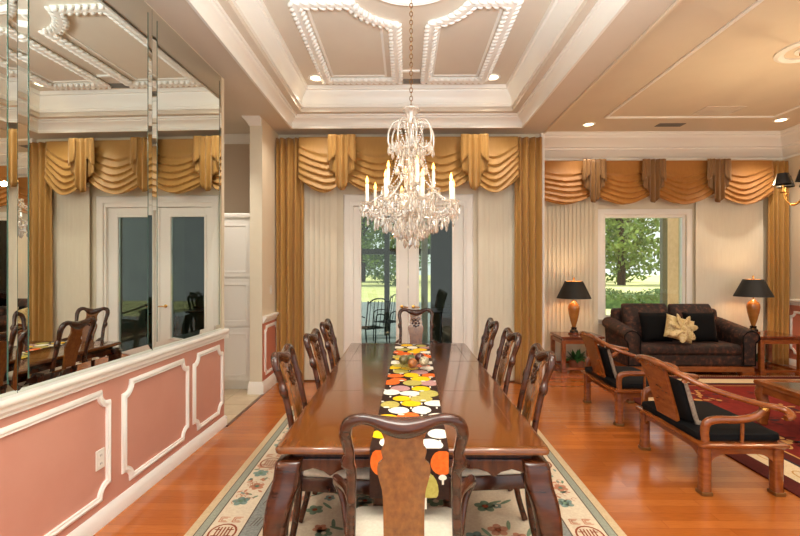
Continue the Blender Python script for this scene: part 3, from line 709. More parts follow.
def dining_motifs(mb):
    rnd = random.Random(3)
    for x, s in ((DR[0] + 0.205, 1), (DR[1] - 0.205, -1)):
        y = DR[2] + 0.25
        while y < DR[3] - 0.3:
            shou(mb, x, y + 0.0 if True else y, 0.075)
            for i in (0, 1, 2, 3):
                yy = y + 0.2 + 0.2 * i
                if yy > DR[3] - 0.2: break
                (key(mb, x - 0.04, y + 0.135, 0.026), key(mb, x + 0.04, y + 0.135, 0.026)) if i == 0 else None
                if i == 0: continue
                mi = 5 if i % 2 else 6
                flower(mb, x + 0.02 * (-1) ** i, yy - 0.05, 0.055 if mi == 5 else 0.05, mi, 8)
                for k in range(7):
                    flat_ell(mb, x + rnd.uniform(-0.075, 0.075), yy + 0.05 + rnd.uniform(-0.05, 0.05), 0.022, 0.009, (6, 8, 6, 5, 6, 8, 6)[k], rnd.uniform(0, 3))
                    flat_ring(mb, x + rnd.uniform(-0.06, 0.06), yy + rnd.uniform(-0.07, 0.07), 0.016, 0.02, 0.005, 6, 10, 0, 4.5)
            y += 0.93
        y = DR[2] + 0.5                                   # lattice dashes on the inner slate band
        xb = x + s * 0.155
        while y < DR[3] - 0.5:
            for k in (-1, 0, 1): flat_bar(mb, xb + k * 0.02, y, xb + k * 0.02 + 0.02 * s, y + 0.09, 0.005, 2)
            y += 0.24
    for k in range(190):
        x = rnd.uniform(DR[0] + 0.48, DR[1] - 0.48); y = rnd.uniform(DR[2] + 0.5, DR[3] - 0.5)
        flower(mb, x, y, rnd.uniform(0.03, 0.07), rnd.choice((5, 6, 8, 6)), rnd.choice((3, 7)))
        flat_ell(mb, x + 0.07, y + 0.05, 0.05, 0.012, 8, rnd.uniform(0, 3))
o_ = rug('dining_rug', *DR, [(0.05, 0), (0.006, 2), (0.045, 1), (0.008, 2), (0.195, 3), (0.008, 2), (0.10, 4), (0.008, 2), (0, 3)], RUG, '', dining_motifs)
tag(o_, 'ivory floral rug with sage border lying under the dining table', 'rug')

# living rug
LR = (2.62, 5.95, 1.2, 6.38)
RUG2 = [nm('rug maroon', (92, 30, 22), (76, 24, 18)), nm('rug cream', (226, 204, 166), (212, 188, 150)), nm('rug crimson', (132, 38, 28), (112, 30, 22), 14), nm('rug gold', (200, 150, 90), (184, 134, 76)), nm('rug navy', (56, 44, 52), (48, 38, 46))]
def living_motifs(mb):
    rnd = random.Random(5)
    for k in range(60):
        x, y = rnd.uniform(LR[0] + 0.6, LR[1] - 0.6), rnd.uniform(LR[2] + 0.6, LR[3] - 0.65); q = rnd.uniform(0.05, 0.12)
        for j in range(6): flat_ell(mb, x + q * cos(j * pi / 3), y + q * sin(j * pi / 3), q * 0.5, q * 0.22, rnd.choice((0, 0, 4, 3)), j * pi / 3)
        flat_ell(mb, x, y, q * 0.4, q * 0.4, 3, z=ZM + 0.0005)
    for k in range(14):
        flat_ring(mb, LR[0] + 0.285, LR[2] + 0.4 + 0.34 * k, 0.05, 0.09, 0.012, 3)
o_ = rug('living_room_rug', *LR, [(0.16, 0), (0.22, 1), (0.03, 4), (0.10, 0), (0.02, 3), (0, 2)], RUG2, '', living_motifs)
fr = MB()
for k in range(110): fr.box(LR[0] + 0.02 + k * 0.03, LR[0] + 0.034 + k * 0.03, LR[3] - 0.002, LR[3] + 0.045, 0.002, 0.007)
part(fr, 'fringe', RUG2[1], o_, label='cream fringe', smooth=0)
tag(o_, 'crimson patterned rug with cream border under the living room chairs', 'rug')

# ------------------------------------------------------------------ dining table
TCX = 0.03; TY_0, TY_1 = 1.885, 4.58; TH = 0.768; HW = 0.58
t = thing('dining_table', (TCX, (TY_0 + TY_1) / 2, ZM + 0.0015), 0, 'long polished rosewood dining table with curved legs, centre of the room', 'table')
HL = (TY_1 - TY_0) / 2; z1 = TH - ZM - 0.0015
def rrect(hx, hy, r, z, k=5):
    P = []
    for cx, cy, a0 in ((hx - r, hy - r, 0), (-hx + r, hy - r, 90), (-hx + r, -hy + r, 180), (hx - r, -hy + r, 270)):
        for i in range(k + 1):
            a = radians(a0 + 90 * i / k); P.append((cx + r * cos(a), cy + r * sin(a), z))
    return P
mb = MB().loft([rrect(HW - 0.012, HL - 0.012, 0.02, z1 - 0.03), rrect(HW, HL, 0.03, z1 - 0.026), rrect(HW + 0.002, HL + 0.002, 0.03, z1 - 0.012), rrect(HW - 0.004, HL - 0.004, 0.028, z1 - 0.002), rrect(HW - 0.012, HL - 0.012, 0.024, z1)])
tt = part(mb, 'table_top', 'table_top', t, smooth=50)
mb = MB()
for y in (-0.45, 0.45): mb.box(-HW + 0.004, HW - 0.004, y - 0.0008, y + 0.0008, z1 - 0.001, z1 + 0.0004)
q = 0.10
mb.sweep([(-HW + q, -HL + q, z1), (HW - q, -HL + q, z1), (HW - q, HL - q, z1), (-HW + q, HL - q, z1)], [(-0.001, -0.001), (-0.001, 0.0003), (0.001, 0.0003), (0.001, -0.001)], (0, 0, 1))
part(mb, 'inlay_line', 'rosewood_rail', tt, smooth=0)
part(MB().loft([rrect(HW - 0.055, HL - 0.055, 0.02, z1 - 0.064), rrect(HW - 0.055, HL - 0.055, 0.02, z1 - 0.045), rrect(HW - 0.03, HL - 0.03, 0.02, z1 - 0.038), rrect(HW - 0.02, HL - 0.02, 0.02, z1 - 0.03)], caps=False), 'waist_moulding', 'rosewood_rail', t)
def apron(L, n_long):
    """apron outline along its length: flat with two drops (cupid bows)"""
    pts = [(-L, -0.13), (-L + 0.03, -0.085), (-L + 0.06, -0.055), (-L + 0.105, -0.042), (-L + 0.15, -0.054), (-L + 0.18, -0.076), (-L + 0.21, -0.054), (-L + 0.25, -0.042), (-L + 0.32, -0.038)]
    P = [(-L, 0.0)] + pts + [(-a, b_) for a, b_ in reversed(pts)] + [(L, 0.0)]
    return P[::-1]
for sgn in (-1, 1):
    part(MB().prism(apron(HW - 0.05, 0), lambda a, b_, tt_: (a, sgn * (HL - 0.035 - 0.03 * tt_), z1 - 0.060 + b_)), 'apron', 'rosewood_rail', t, smooth=0, bevel=0.004)
    part(MB().prism(apron(HL - 0.05, 0), lambda a, b_, tt_: (sgn * (HW - 0.035 - 0.03 * tt_), a, z1 - 0.060 + b_)), 'apron', 'rosewood_rail', t, smooth=0, bevel=0.004)
for sx in (-1, 1):
    for sy in (-1, 1):
        prof = smooth_path([(z1 - 0.057, 0.022, 0.044), (z1 - 0.072, 0.004, 0.056), (0.60, -0.006, 0.058), (0.50, -0.034, 0.053), (0.36, -0.046, 0.046), (0.22, -0.006, 0.040), (0.10, 0.016, 0.038), (0.04, -0.004, 0.046), (0.0, -0.014, 0.046)], 4)
        rings = []
        for z, off, h in prof:
            cx, cy = sx * (HW - 0.052 - off), sy * (HL - 0.052 - off); r_ = []
            for k in range(12):
                a = 2 * pi * (k + 0.5) / 12; c_, s_ = cos(a), sin(a); c_ = math.copysign(abs(c_) ** 0.4, c_); s_ = math.copysign(abs(s_) ** 0.4, s_); r_.append((cx + h * c_, cy + h * s_, z))
            rings.append(r_)
        part(MB().loft(rings), 'leg', 'rosewood', t, smooth=50)

# table runner (mushroom-cap print lies flat on the cloth)
RUN = [nm('runner brown', (52, 30, 22), (40, 24, 18)), nm('runner yellow', (240, 196, 24), (232, 182, 14)), nm('runner orange', (228, 108, 40), (214, 92, 30)), nm('runner white', (244, 238, 226), (234, 226, 210)),
       nm('runner olive', (186, 172, 92), (168, 154, 76)), nm('runner mauve', (186, 142, 140), (172, 128, 126))]
rw = 0.165; RL0, RL1 = -1.36, 1.24; DROP = 0.20
rsk = math.atan2(0.055, 2.6)
t = thing('table_runner', (0.045, 3.2, TH + 0.0015), -rsk, 'table runner printed with yellow, orange and white mushroom-cap ovals, down the table centre', 'table runner')
yf = TY_0 - 3.2 - 0.006
def rp(u, s, lift=0.0):
    """u across, s along cloth measured from front fold (negative = hanging)"""
    if s < 0: return (u, yf - 0.004 - lift - 0.006 * sin(-s * 9), -0.004 + s)
    return (u, yf + s, 0.0012 + lift)
mb = MB(); S0 = -DROP; S1 = 4.50 - TY_0
ks = [S0, -0.15, -0.1, -0.05, -0.0001, 0.0001] + [S1 * i / 12 for i in range(1, 13)]
vs = [rp(u, s) for s in ks for u in (-rw, rw)]
mb.add(vs, [(2 * i, 2 * i + 1, 2 * i + 3, 2 * i + 2) for i in range(len(ks) - 1)], 0)
rnd = random.Random(11); placed = []; lay = 0
def cap(u, s, a, b_, mi, lift):
    P = []
    for i in range(20):
        an = 2 * pi * i / 20; x = u + a * cos(an); y = s + b_ * sin(an) * (1 if sin(an) > 0 else 0.8)
        x = max(-rw + 0.001, min(rw - 0.001, x)); y = max(S0 + 0.006, y)
        if s >= 0: y = max(0.002, y)
        else: y = min(-0.002, y)
        P.append(rp(x, y, lift))
    mb.add(P, [tuple(range(20))], mi)
cols = [1, 2, 4, 3, 2, 1, 5, 3, 4, 2, 1, 3]
s = S0 + 0.03; k = 0
while s < S1 - 0.05:
    for u in ((-0.125, 0.0, 0.125) if k % 2 else (-0.07, 0.07)):
        a = rnd.uniform(0.05, 0.068); b_ = rnd.uniform(0.056, 0.082)
        uu = u + rnd.uniform(-0.02, 0.02); ss = s + rnd.uniform(-0.02, 0.02)
        mi = cols[(k * 5 + int((u + 0.2) * 31) + rnd.randint(0, 2)) % 12]
        if ss < 0 <= s: ss = 0.01
        if -0.03 < ss < 0.03: ss = 0.035
        lay = (lay + 1) % 6
        st = ss - b_ * 1.15
        if (st > 0.01) == (ss > 0):
            mb.add([rp(uu - 0.005, ss - b_, 0.0004), rp(uu + 0.005, ss - b_, 0.0004), rp(uu + 0.004, max(st - 0.02, S0 + 0.01) if ss < 0 else max(st - 0.02, 0.003), 0.0004), rp(uu - 0.004, max(st - 0.02, S0 + 0.01) if ss < 0 else max(st - 0.02, 0.003), 0.0004)], [(0, 1, 2, 3)], 3)
        cap(uu, ss, a, b_, mi, 0.0006 + 0.00025 * lay)
        if rnd.random() < 0.6: cap(max(-rw, min(rw, uu + rnd.choice((-1, 1)) * 0.07)), ss + 0.055 if not -0.09 < ss < 0.0 else ss - 0.05, 0.017, 0.013, 3, 0.0022)
    s += 0.112; k += 1
mb.build('runner_cloth', RUN, t, smooth=0)

# glass bowl with decorative balls on the runner
BX, BY, BZ = 0.075, 3.36, TH + 0.0055
t = thing('glass_bowl', (BX, BY, BZ), 0, 'shallow clear glass bowl of decorative balls on the table runner', 'bowl')
part(MB().lathe([(0.0, 0.0), (0.06, 0.0), (0.09, 0.012), (0.13, 0.04), (0.155, 0.07), (0.158, 0.071), (0.151, 0.071), (0.126, 0.044), (0.088, 0.018), (0.055, 0.007), (0, 0.007)], 40), 'bowl_body', 'bowl_glass', t)
bm_ = {'maroon': ((84, 22, 28), 'maroon'), 'olive': ((120, 108, 62), 'olive brown'), 'amber': ((190, 110, 44), 'amber'), 'cream': ((214, 200, 168), 'cream'), 'green': ((110, 122, 66), 'moss green')}
for k_, (c, word) in bm_.items(): M['ball_' + k_] = mat('ball ' + word, c, 0.35, c2=tuple(int(v * 0.6) for v in c), scale=(60, 60, 60), coat=0.3)
def ball(x, y, z, k_, lab): tag(MB().ell((0, 0, 0), 0.037, 20, 12).build('decorative_ball', 'ball_' + k_, smooth=80), lab, 'decorative ball', 'decorative balls in the glass bowl').location = (BX + x, BY + y, BZ + z)
ball(0.035, 0.01, 0.083, 'maroon', 'glossy maroon ball on top of the bowl')
ball(-0.085, 0.0, 0.067, 'olive', 'olive brown ball at the mirror side of the glass bowl')
ball(-0.02, -0.075, 0.059, 'amber', 'amber ball at the front of the glass bowl')
ball(0.065, -0.05, 0.068, 'cream', 'cream ball at the front of the glass bowl beside the amber one')
ball(-0.03, 0.07, 0.059, 'green', 'moss green ball at the back of the glass bowl')

# ------------------------------------------------------------------ dining chairs
def back_y(h):
    q = max(0, (h - 0.44) / 0.62); return -0.215 - 0.04 * q - 0.09 * q * q
def make_chair(arms):
    t = thing('dining_chair')
    SH = 0.425
    # seat : frame and cushion
    def seat_ring(g, z, k=4):
        P = []
        for cx, cy in ((0.245, 0.225), (-0.245, 0.225), (-0.19, -0.215), (0.19, -0.215)): P.append((cx, cy))
        pts = []
        for i in range(4):
            p, q, r = Vector(P[i - 1]), Vector(P[i]), Vector(P[(i + 1) % 4]); rr = 0.06 if i < 2 else 0.03
            a = q + (p - q).normalized() * rr; b_ = q + (r - q).normalized() * rr
            for j in range(k + 1):
                u = j / k; w = a * (1 - u) ** 2 + q * 2 * u * (1 - u) + b_ * u * u; pts.append(w)
        c = Vector((0, 0)); 
        return [(v.x - g * math.copysign(1, v.x) * 0 + (-g * v.x / 0.245), v.y - g * v.y / 0.225, z) for v in pts]
    part(MB().loft([seat_ring(0.012, SH - 0.075), seat_ring(0, SH - 0.07), seat_ring(0, SH - 0.01), seat_ring(0.008, SH)]), 'seat_frame', 'rosewood_rail', t, smooth=50)
    part(MB().loft([seat_ring(0.02, SH - 0.005), seat_ring(0.016, SH + 0.012), seat_ring(0.03, SH + 0.027), seat_ring(0.08, SH + 0.038), seat_ring(0.16, SH + 0.042)]), 'seat_cushion', 'seat_cream', t, smooth=80)
    # continuous back frame : posts and crest
    side = [(0.188, 0.40, 0.019), (0.186, 0.52, 0.018), (0.180, 0.66, 0.017), (0.177, 0.76, 0.017), (0.176, 0.835, 0.018), (0.186, 0.87, 0.024), (0.180, 0.905, 0.018), (0.186, 0.95, 0.019), (0.190, 0.99, 0.021), (0.176, 1.028, 0.022), (0.140, 1.044, 0.020), (0.10, 1.038, 0.020), (0.05, 1.018, 0.031)]
    full = [(u, h, r) for u, h, r in side] + [(0, 1.008, 0.036)] + [(-u, h, r) for u, h, r in reversed(side)]
    sp = smooth_path(full, 5)
    part(MB().tube([(u, back_y(h), h) for u, h, r in sp], [r for u, h, r in sp], 10, up=(0, 1, 0.15), flat=0.95, sq=0.85), 'back_frame', 'rosewood', t, smooth=60)
    # splat
    half = [(0.072, 0.43), (0.070, 0.60), (0.072, 0.74), (0.080, 0.79), (0.088, 0.83), (0.086, 0.865), (0.070, 0.885), (0.075, 0.92), (0.066, 0.94), (0.064, 0.965), (0.074, 0.995), (0.082, 1.02)]
    n = len(half); rows = smooth_path(half, 4)
    mb = MB(); fv = []
    for w, h in rows:
        y = back_y(h) + 0.0
        fv.append([(-w, y + 0.008, h), (-w * 0.5, y + 0.010, h), (0, y + 0.011, h), (w * 0.5, y + 0.010, h), (w, y + 0.008, h), (w, y - 0.006, h), (0, y - 0.004, h), (-w, y - 0.006, h)])
    part(mb.loft(fv), 'splat', 'burl', t, smooth=60)
    # carved medallion on the splat front
    mb = MB(); hc = 0.90
    for k in range(8):
        a = 2 * pi * k / 8; u, h = 0.036 * cos(a), hc + 0.036 * sin(a); mb.ell((u, back_y(h) + 0.012, h), (0.014, 0.006, 0.014), 8, 6)
    mb.ell((0, back_y(hc) + 0.013, hc), (0.018, 0.007, 0.018), 10, 6)
    for s_ in (-1, 1): mb.tube([(s_ * 0.012, back_y(0.95) + 0.012, 0.95), (s_ * 0.04, back_y(0.962) + 0.012, 0.962), (s_ * 0.05, back_y(0.945) + 0.012, 0.945), (s_ * 0.035, back_y(0.935) + 0.012, 0.935)], 0.005, 6)
    part(mb, 'carving', 'rosewood', t, smooth=60)
    # legs
    for s_ in (-1, 1):
        lp = smooth_path([(s_ * 0.215, 0.195, 0.42, 0.034), (s_ * 0.226, 0.208, 0.35, 0.036), (s_ * 0.226, 0.208, 0.26, 0.027), (s_ * 0.215, 0.196, 0.14, 0.019), (s_ * 0.212, 0.193, 0.06, 0.016), (s_ * 0.22, 0.202, 0.022, 0.028), (s_ * 0.22, 0.202, 0.0, 0.026)], 4)
        part(MB().tube([p[:3] for p in lp], [p[3] for p in lp], 10, sq=0.75), 'leg', 'rosewood', t, smooth=60)
        lp = smooth_path([(s_ * 0.188, -0.207, 0.44, 0.02), (s_ * 0.186, -0.212, 0.30, 0.019), (s_ * 0.184, -0.235, 0.14, 0.017), (s_ * 0.182, -0.275, 0.0, 0.018)], 4)
        part(MB().tube([p[:3] for p in lp], [p[3] for p in lp], 8, sq=0.6), 'leg', 'rosewood', t, smooth=60)
        if arms:
            ap = smooth_path([(s_ * 0.182, back_y(0.72), 0.72, 0.017), (s_ * 0.205, -0.17, 0.715, 0.019), (s_ * 0.245, -0.06, 0.69, 0.022), (s_ * 0.272, 0.03, 0.655, 0.023), (s_ * 0.27, 0.085, 0.60, 0.021), (s_ * 0.25, 0.075, 0.54, 0.018), (s_ * 0.236, 0.05, 0.48, 0.018), (s_ * 0.23, 0.045, 0.42, 0.018)], 5)
            part(MB().tube([p[:3] for p in ap], [p[3] for p in ap], 10, up=(1, 0, 0.2), flat=0.75), 'arm', 'rosewood', t, smooth=60)
    return t
side0 = make_chair(False); arm0 = make_chair(True)
CR = ZM + 0.007
used = []
def place(proto, x, y, rz, label, group=None):
    o_ = proto if proto not in used else copy_tree(proto)
    used.append(proto); o_.location = (x, y, CR); o_.scale = (0.955, 1, 1); o_.rotation_euler = (0, 0, rz); tag(o_, label, 'chair', group)
    if group is None and 'group' in o_: del o_['group']
    return o_
G = 'dining side chairs along the table'
CX = 0.05
pos = ('at the front end of the row', 'in the middle of the row', 'at the window end of the row')
for i, (yl, yr) in enumerate(((2.50, 2.54), (3.17, 3.23), (3.84, 3.93))):
    place(side0, CX - (0.395, 0.375, 0.395)[i], yl, -pi / 2 + (0.02, -0.02, 0.01)[i], 'dark carved dining side chair beside the mirror wall, ' + pos[i], G)
    place(side0, CX + (0.39, 0.385, 0.38)[i], yr, pi / 2 + (-0.02, 0.03, -0.01)[i], 'dark carved dining side chair beside the living room, ' + pos[i], G)
place(arm0, -0.004, 1.825, 0, 'dining armchair with burl splat seen from behind at the near table end', 'dining armchairs at the table ends')
place(arm0, 0.12, 4.70, pi, 'dining armchair at the far table end in front of the french doors', 'dining armchairs at the table ends')

arm0.scale = (1.03, 1, 0.9625)

# ------------------------------------------------------------------ crystal chandelier
CHX, CHY = 0.045, 3.30
t = thing('crystal_chandelier', (CHX, CHY, ZT), 0, 'crystal chandelier with candle bulbs hanging above the dining table', 'chandelier')
Z = lambda z: z - ZT
part(MB().lathe([(0.0, 0), (0.07, 0), (0.07, -0.015), (0.05, -0.04), (0.015, -0.055), (0, -0.055)], 28), 'ceiling_canopy', 'brass_dark', t)
mb = MB(); z = Z(3.75); i = 0
while z > Z(2.72):
    a = 0 if i % 2 else pi / 2
    mb.tube([(0.011 * cos(q_) * cos(a), 0.011 * cos(q_) * sin(a), z - 0.02 + 0.02 * sin(q_)) for q_ in [2 * pi * k / 10 for k in range(10)]], 0.0028, 5, closed=True); z -= 0.031; i += 1
part(mb, 'chain', 'brass_dark', t, smooth=60)
prof = [(0, 2.72), (0.012, 2.715), (0.058, 2.70), (0.062, 2.685), (0.045, 2.67), (0.034, 2.64), (0.04, 2.60), (0.055, 2.575), (0.03, 2.55), (0.022, 2.50), (0.04, 2.46), (0.05, 2.43), (0.09, 2.405), (0.095, 2.395), (0.03, 2.38), (0.022, 2.33), (0.042, 2.29), (0.022, 2.25), (0.02, 2.2), (0.038, 2.16), (0.05, 2.12), (0.03, 2.08), (0.022, 2.04), (0.045, 2.0), (0.075, 1.97), (0.08, 1.95), (0.04, 1.92), (0.02, 1.88), (0.032, 1.85), (0.018, 1.81), (0.03, 1.78), (0.014, 1.755), (0.026, 1.725), (0.022, 1.70), (0.0, 1.685)]
part(MB().lathe([(r, Z(z_)) for r, z_ in prof][::-1], 20, rib=0.06, nrib=10), 'glass_stem', 'crystal', t, smooth=40)
drop_me = None; nd = 0
def drop_mesh():
    mb = MB().lathe([(0, -0.062), (0.0115, -0.042), (0.008, -0.012), (0.0, -0.004)], 6); mb.ell((0, 0, 0.004), 0.0065, 8, 6); return mb
def drop(p, s=1.0):
    global drop_me, nd
    nd += 1
    if drop_me is None:
        o_ = drop_mesh().build('crystal_drop', 'crystal', t, smooth=0); drop_me = o_.data
    else:
        o_ = bpy.data.objects.new('crystal_drop', drop_me); COL.objects.link(o_); o_.parent = t
    o_.location = p; o_.scale = (s, s, s); o_.rotation_euler = (0, 0, nd * 0.7)
rest = MB()
def rdrop(p, s=1.0):
    rest.lathe([(0, -0.05), (0.010, -0.033), (0.007, -0.01), (0.0, -0.004)], 5, T=Matrix.Translation(p) @ Matrix.Scale(s, 4)); rest.ell(p, 0.0055, 6, 4)
def strand(a, b_, sag, n):
    a, b_ = Vector(a), Vector(b_)
    for i in range(n + 1):
        u = i / n; p = a.lerp(b_, u); p.z -= sag * 4 * u * (1 - u); rest.ell(p, 0.0075, 6, 4)
# upper scrolls
for k in range(8):
    a = 2 * pi * k / 8 + 0.2; c, s_ = cos(a), sin(a)
    P = smooth_path([(0.03, Z(2.55)), (0.07, Z(2.60)), (0.13, Z(2.585)), (0.165, Z(2.52)), (0.17, Z(2.44)), (0.155, Z(2.42))], 4)
    part(MB().tube([(r * c, r * s_, z_) for r, z_ in P], 0.0085, 8), 'scroll_arm', 'crystal', t, smooth=60)
    drop((0.165 * c, 0.165 * s_, Z(2.415)), 1.2)
    strand((0.10 * c, 0.10 * s_, Z(2.595)), (0.04 * c, 0.04 * s_, Z(2.43)), 0.02, 10)
    for r, z_ in ((0.092, 2.39), (0.06, 2.38), (0.13, 2.44)): rdrop((r * cos(a + 0.4), r * sin(a + 0.4), Z(z_)), 1.25); rdrop((r * cos(a), r * sin(a), Z(z_)), 1.25)
    strand((0.165 * c, 0.165 * s_, Z(2.43)), (0.165 * cos(a + pi / 4), 0.165 * sin(a + pi / 4), Z(2.43)), 0.05, 9)
def candle_arm(a, R, zb, n_drop):
    c, s_ = cos(a), sin(a)
    P = smooth_path([(0.03, zb - 0.03), (R * 0.35, zb - 0.09), (R * 0.7, zb - 0.10), (R * 0.95, zb - 0.06), (R, zb - 0.01)], 5)
    part(MB().tube([(r * c, r * s_, Z(z_)) for r, z_ in P], 0.009, 8), 'candle_arm', 'crystal', t, smooth=60)
    part(MB().lathe([(0, -0.012), (0.02, -0.010), (0.046, 0.004), (0.052, 0.012), (0.044, 0.010), (0.018, 0.002), (0.014, 0.02), (0, 0.02)], 20, (R * c, R * s_, Z(zb)), rib=0.04, nrib=10), 'bobeche', 'crystal', t)
    cd = part(MB().lathe([(0, 0), (0.0125, 0), (0.0125, 0.125), (0.009, 0.13), (0, 0.13)], 14, (R * c, R * s_, Z(zb + 0.016))), 'candle', 'candle', t)
    part(MB().lathe([(0, 0), (0.007, 0.003), (0.0125, 0.018), (0.010, 0.034), (0.004, 0.05), (0, 0.06)], 12, (R * c, R * s_, Z(zb + 0.146))), 'flame_bulb', 'flame', cd)
    for k in range(n_drop):
        b_ = a + 2 * pi * k / n_drop; drop((R * c + 0.046 * cos(b_), R * s_ + 0.046 * sin(b_), Z(zb - 0.002)), 1.0)
    for k in range(6):
        b_ = a + 0.3 + 2 * pi * k / 6; rdrop((R * c + 0.03 * cos(b_), R * s_ + 0.03 * sin(b_), Z(zb - 0.05)), 1.0)
    for k in range(4):
        r, z_ = P[4 + 4 * k]; rdrop((r * c, r * s_, Z(z_ - 0.012)), 1.1); rdrop((r * c + 0.02 * s_, r * s_ - 0.02 * c, Z(z_ - 0.05)), 1.1)
for k in range(8):
    a = 2 * pi * (k + 0.28) / 8; candle_arm(a, 0.325, 1.985, 5)
    b_ = a + pi / 4
    strand((0.325 * cos(a), 0.325 * sin(a), Z(1.975)), (0.325 * cos(b_), 0.325 * sin(b_), Z(1.975)), 0.07, 15)
    strand((0.04 * cos(a), 0.04 * sin(a), Z(2.26)), (0.30 * cos(a), 0.30 * sin(a), Z(2.0)), 0.03, 20)
    strand((0.31 * cos(a), 0.31 * sin(a), Z(1.93)), (0.08 * cos(a), 0.08 * sin(a), Z(1.80)), 0.03, 14)
    for j in range(3):
        r = 0.12 + 0.07 * j
        for e in (0, 0.26, 0.52): rdrop((r * cos(a + e), r * sin(a + e), Z(1.83 + 0.035 * j - 0.02 * (e > 0.2))), 1.35)
for k in range(4):
    a = 2 * pi * (k + 0.15) / 4; candle_arm(a, 0.17, 2.105, 5)
    strand((0.17 * cos(a), 0.17 * sin(a), Z(2.10)), (0.17 * cos(a + pi / 2), 0.17 * sin(a + pi / 2), Z(2.10)), 0.05, 12)
    strand((0.09 * cos(a), 0.09 * sin(a), Z(2.39)), (0.17 * cos(a), 0.17 * sin(a), Z(2.11)), 0.02, 16)
for r, z_, n in ((0.09, 1.80, 10), (0.05, 1.745, 7)):
    for k in range(n): (drop if nd < 98 else rdrop)((r * cos(2 * pi * k / n), r * sin(2 * pi * k / n), Z(z_)), 1.25)
for r, z_, n in ((0.085, 2.33, 10), (0.11, 2.27, 12), (0.075, 2.22, 9), (0.12, 2.06, 10), (0.24, 1.93, 16), (0.17, 1.98, 12)):
    for k in range(n): rdrop((r * cos(2 * pi * k / n + r * 9), r * sin(2 * pi * k / n + r * 9), Z(z_)), 1.3)
o_ = part(rest, 'crystal_strands', 'crystal', t, smooth=40); o_['kind'] = 'stuff'
for k in range(4):
    a = 2 * pi * (k + 0.5) / 4; light('candle_glow', 'POINT', (0.40 * cos(a), 0.40 * sin(a), Z(2.22)), 3.2, (1.0, 0.76, 0.5), t, 0.02)

# ------------------------------------------------------------------ living room : brass chandelier with black shades
t = thing('brass_chandelier', (3.93, 4.44, ZL), 0, 'brass chandelier with black candle shades at the living room ceiling', 'chandelier')
ZZ = lambda z: z - ZL
part(MB().lathe([(0, -0.03), (0.06, -0.03), (0.06, -0.045), (0.03, -0.07), (0, -0.075)], 24), 'ceiling_canopy', 'brass', t)
mb = MB().tube([(0, 0, -0.07), (0, 0, ZZ(2.75))], 0.007, 8)
mb.lathe([(0, ZZ(2.12)), (0.02, ZZ(2.13)), (0.05, ZZ(2.2)), (0.025, ZZ(2.27)), (0.02, ZZ(2.4)), (0.045, ZZ(2.48)), (0.02, ZZ(2.56)), (0.016, ZZ(2.7)), (0.03, ZZ(2.74)), (0, ZZ(2.77))], 20)
part(mb, 'stem', 'brass', t, smooth=50)
for k in range(6):
    a = radians(165) + 2 * pi * k / 6; c, s_ = cos(a), sin(a); R = 0.2
    P = smooth_path([(0.03, 2.24), (0.07, 2.18), (0.13, 2.16), (0.18, 2.20), (R, 2.27)], 5)
    part(MB().tube([(r * c, r * s_, ZZ(z_)) for r, z_ in P], 0.007, 8).lathe([(0, 0), (0.03, 0.004), (0.034, 0.012), (0.012, 0.01), (0.012, 0.02), (0, 0.02)], 16, (R * c, R * s_, ZZ(2.268))), 'candle_arm', 'brass', t, smooth=50)
    part(MB().lathe([(0, 0), (0.012, 0), (0.012, 0.085), (0, 0.085)], 12, (R * c, R * s_, ZZ(2.285))), 'candle', 'brass', t)
    part(MB().lathe([(0, 0), (0.01, 0.004), (0.014, 0.02), (0.008, 0.04), (0, 0.055)], 12, (R * c, R * s_, ZZ(2.372))), 'flame_bulb', 'flame', t)
    mb = MB().lathe([(0.076, 2.355), (0.046, 2.465), (0.044, 2.465), (0.074, 2.355)], 28, (R * c, R * s_, -ZL))
    part(mb, 'lamp_shade', 'black_shade', t, label='black tapered candle shade')
for k in range(3): light('candle_glow', 'POINT', (0.30 * cos(2.1 * k + 0.4), 0.30 * sin(2.1 * k + 0.4), ZZ(2.40)), 14, WARM, t, 0.015)

# ------------------------------------------------------------------ living room furniture
def end_table(x0, x1, y0, y1, h, label):
    cx, cy = (x0 + x1) / 2, (y0 + y1) / 2; hx, hy = (x1 - x0) / 2, (y1 - y0) / 2
    t = thing('end_table', (cx, cy, 0), 0, label, 'side table', 'square wooden end tables')
    part(MB().box(-hx, hx, -hy, hy, h - 0.03, h), 'table_top', 'honey_dark', t, smooth=0, bevel=0.008)
    part(MB().box(-hx + 0.03, hx - 0.03, -hy + 0.03, hy - 0.03, h - 0.055, h - 0.03), 'waist', 'honey_dark', t, smooth=0)
    mb = MB()
    for s_ in (-1, 1):
        mb.box(-hx + 0.06, hx - 0.06, s_ * (hy - 0.025) - 0.013, s_ * (hy - 0.025) + 0.013, h - 0.11, h - 0.055); mb.box(s_ * (hx - 0.025) - 0.013, s_ * (hx - 0.025) + 0.013, -hy + 0.06, hy - 0.06, h - 0.11, h - 0.055)
    part(mb, 'apron', 'honey', t, smooth=0, bevel=0.004)
    mb = MB()
    for s_ in (-1, 1):
        mb.box(-hx + 0.06, hx - 0.06, s_ * (hy - 0.035) - 0.014, s_ * (hy - 0.035) + 0.014, 0.04, 0.075); mb.box(s_ * (hx - 0.035) - 0.014, s_ * (hx - 0.035) + 0.014, -hy + 0.06, hy - 0.06, 0.04, 0.075)
    part(mb, 'stretcher', 'honey', t, smooth=0, bevel=0.003)
    for sx in (-1, 1):
        for sy in (-1, 1):
            mb = MB().box(-0.03, 0.03, -0.03, 0.03, 0.05, h - 0.055); mb.box(-0.035 - (0.012 if sx > 0 else 0), 0.035 + (0.012 if sx < 0 else 0), -0.035, 0.035, 0, 0.05)
            o_ = part(mb, 'leg', 'honey', t, smooth=0, bevel=0.008); o_.location = (sx * (hx - 0.035), sy * (hy - 0.035), 0)
    return t
TLH = 0.53
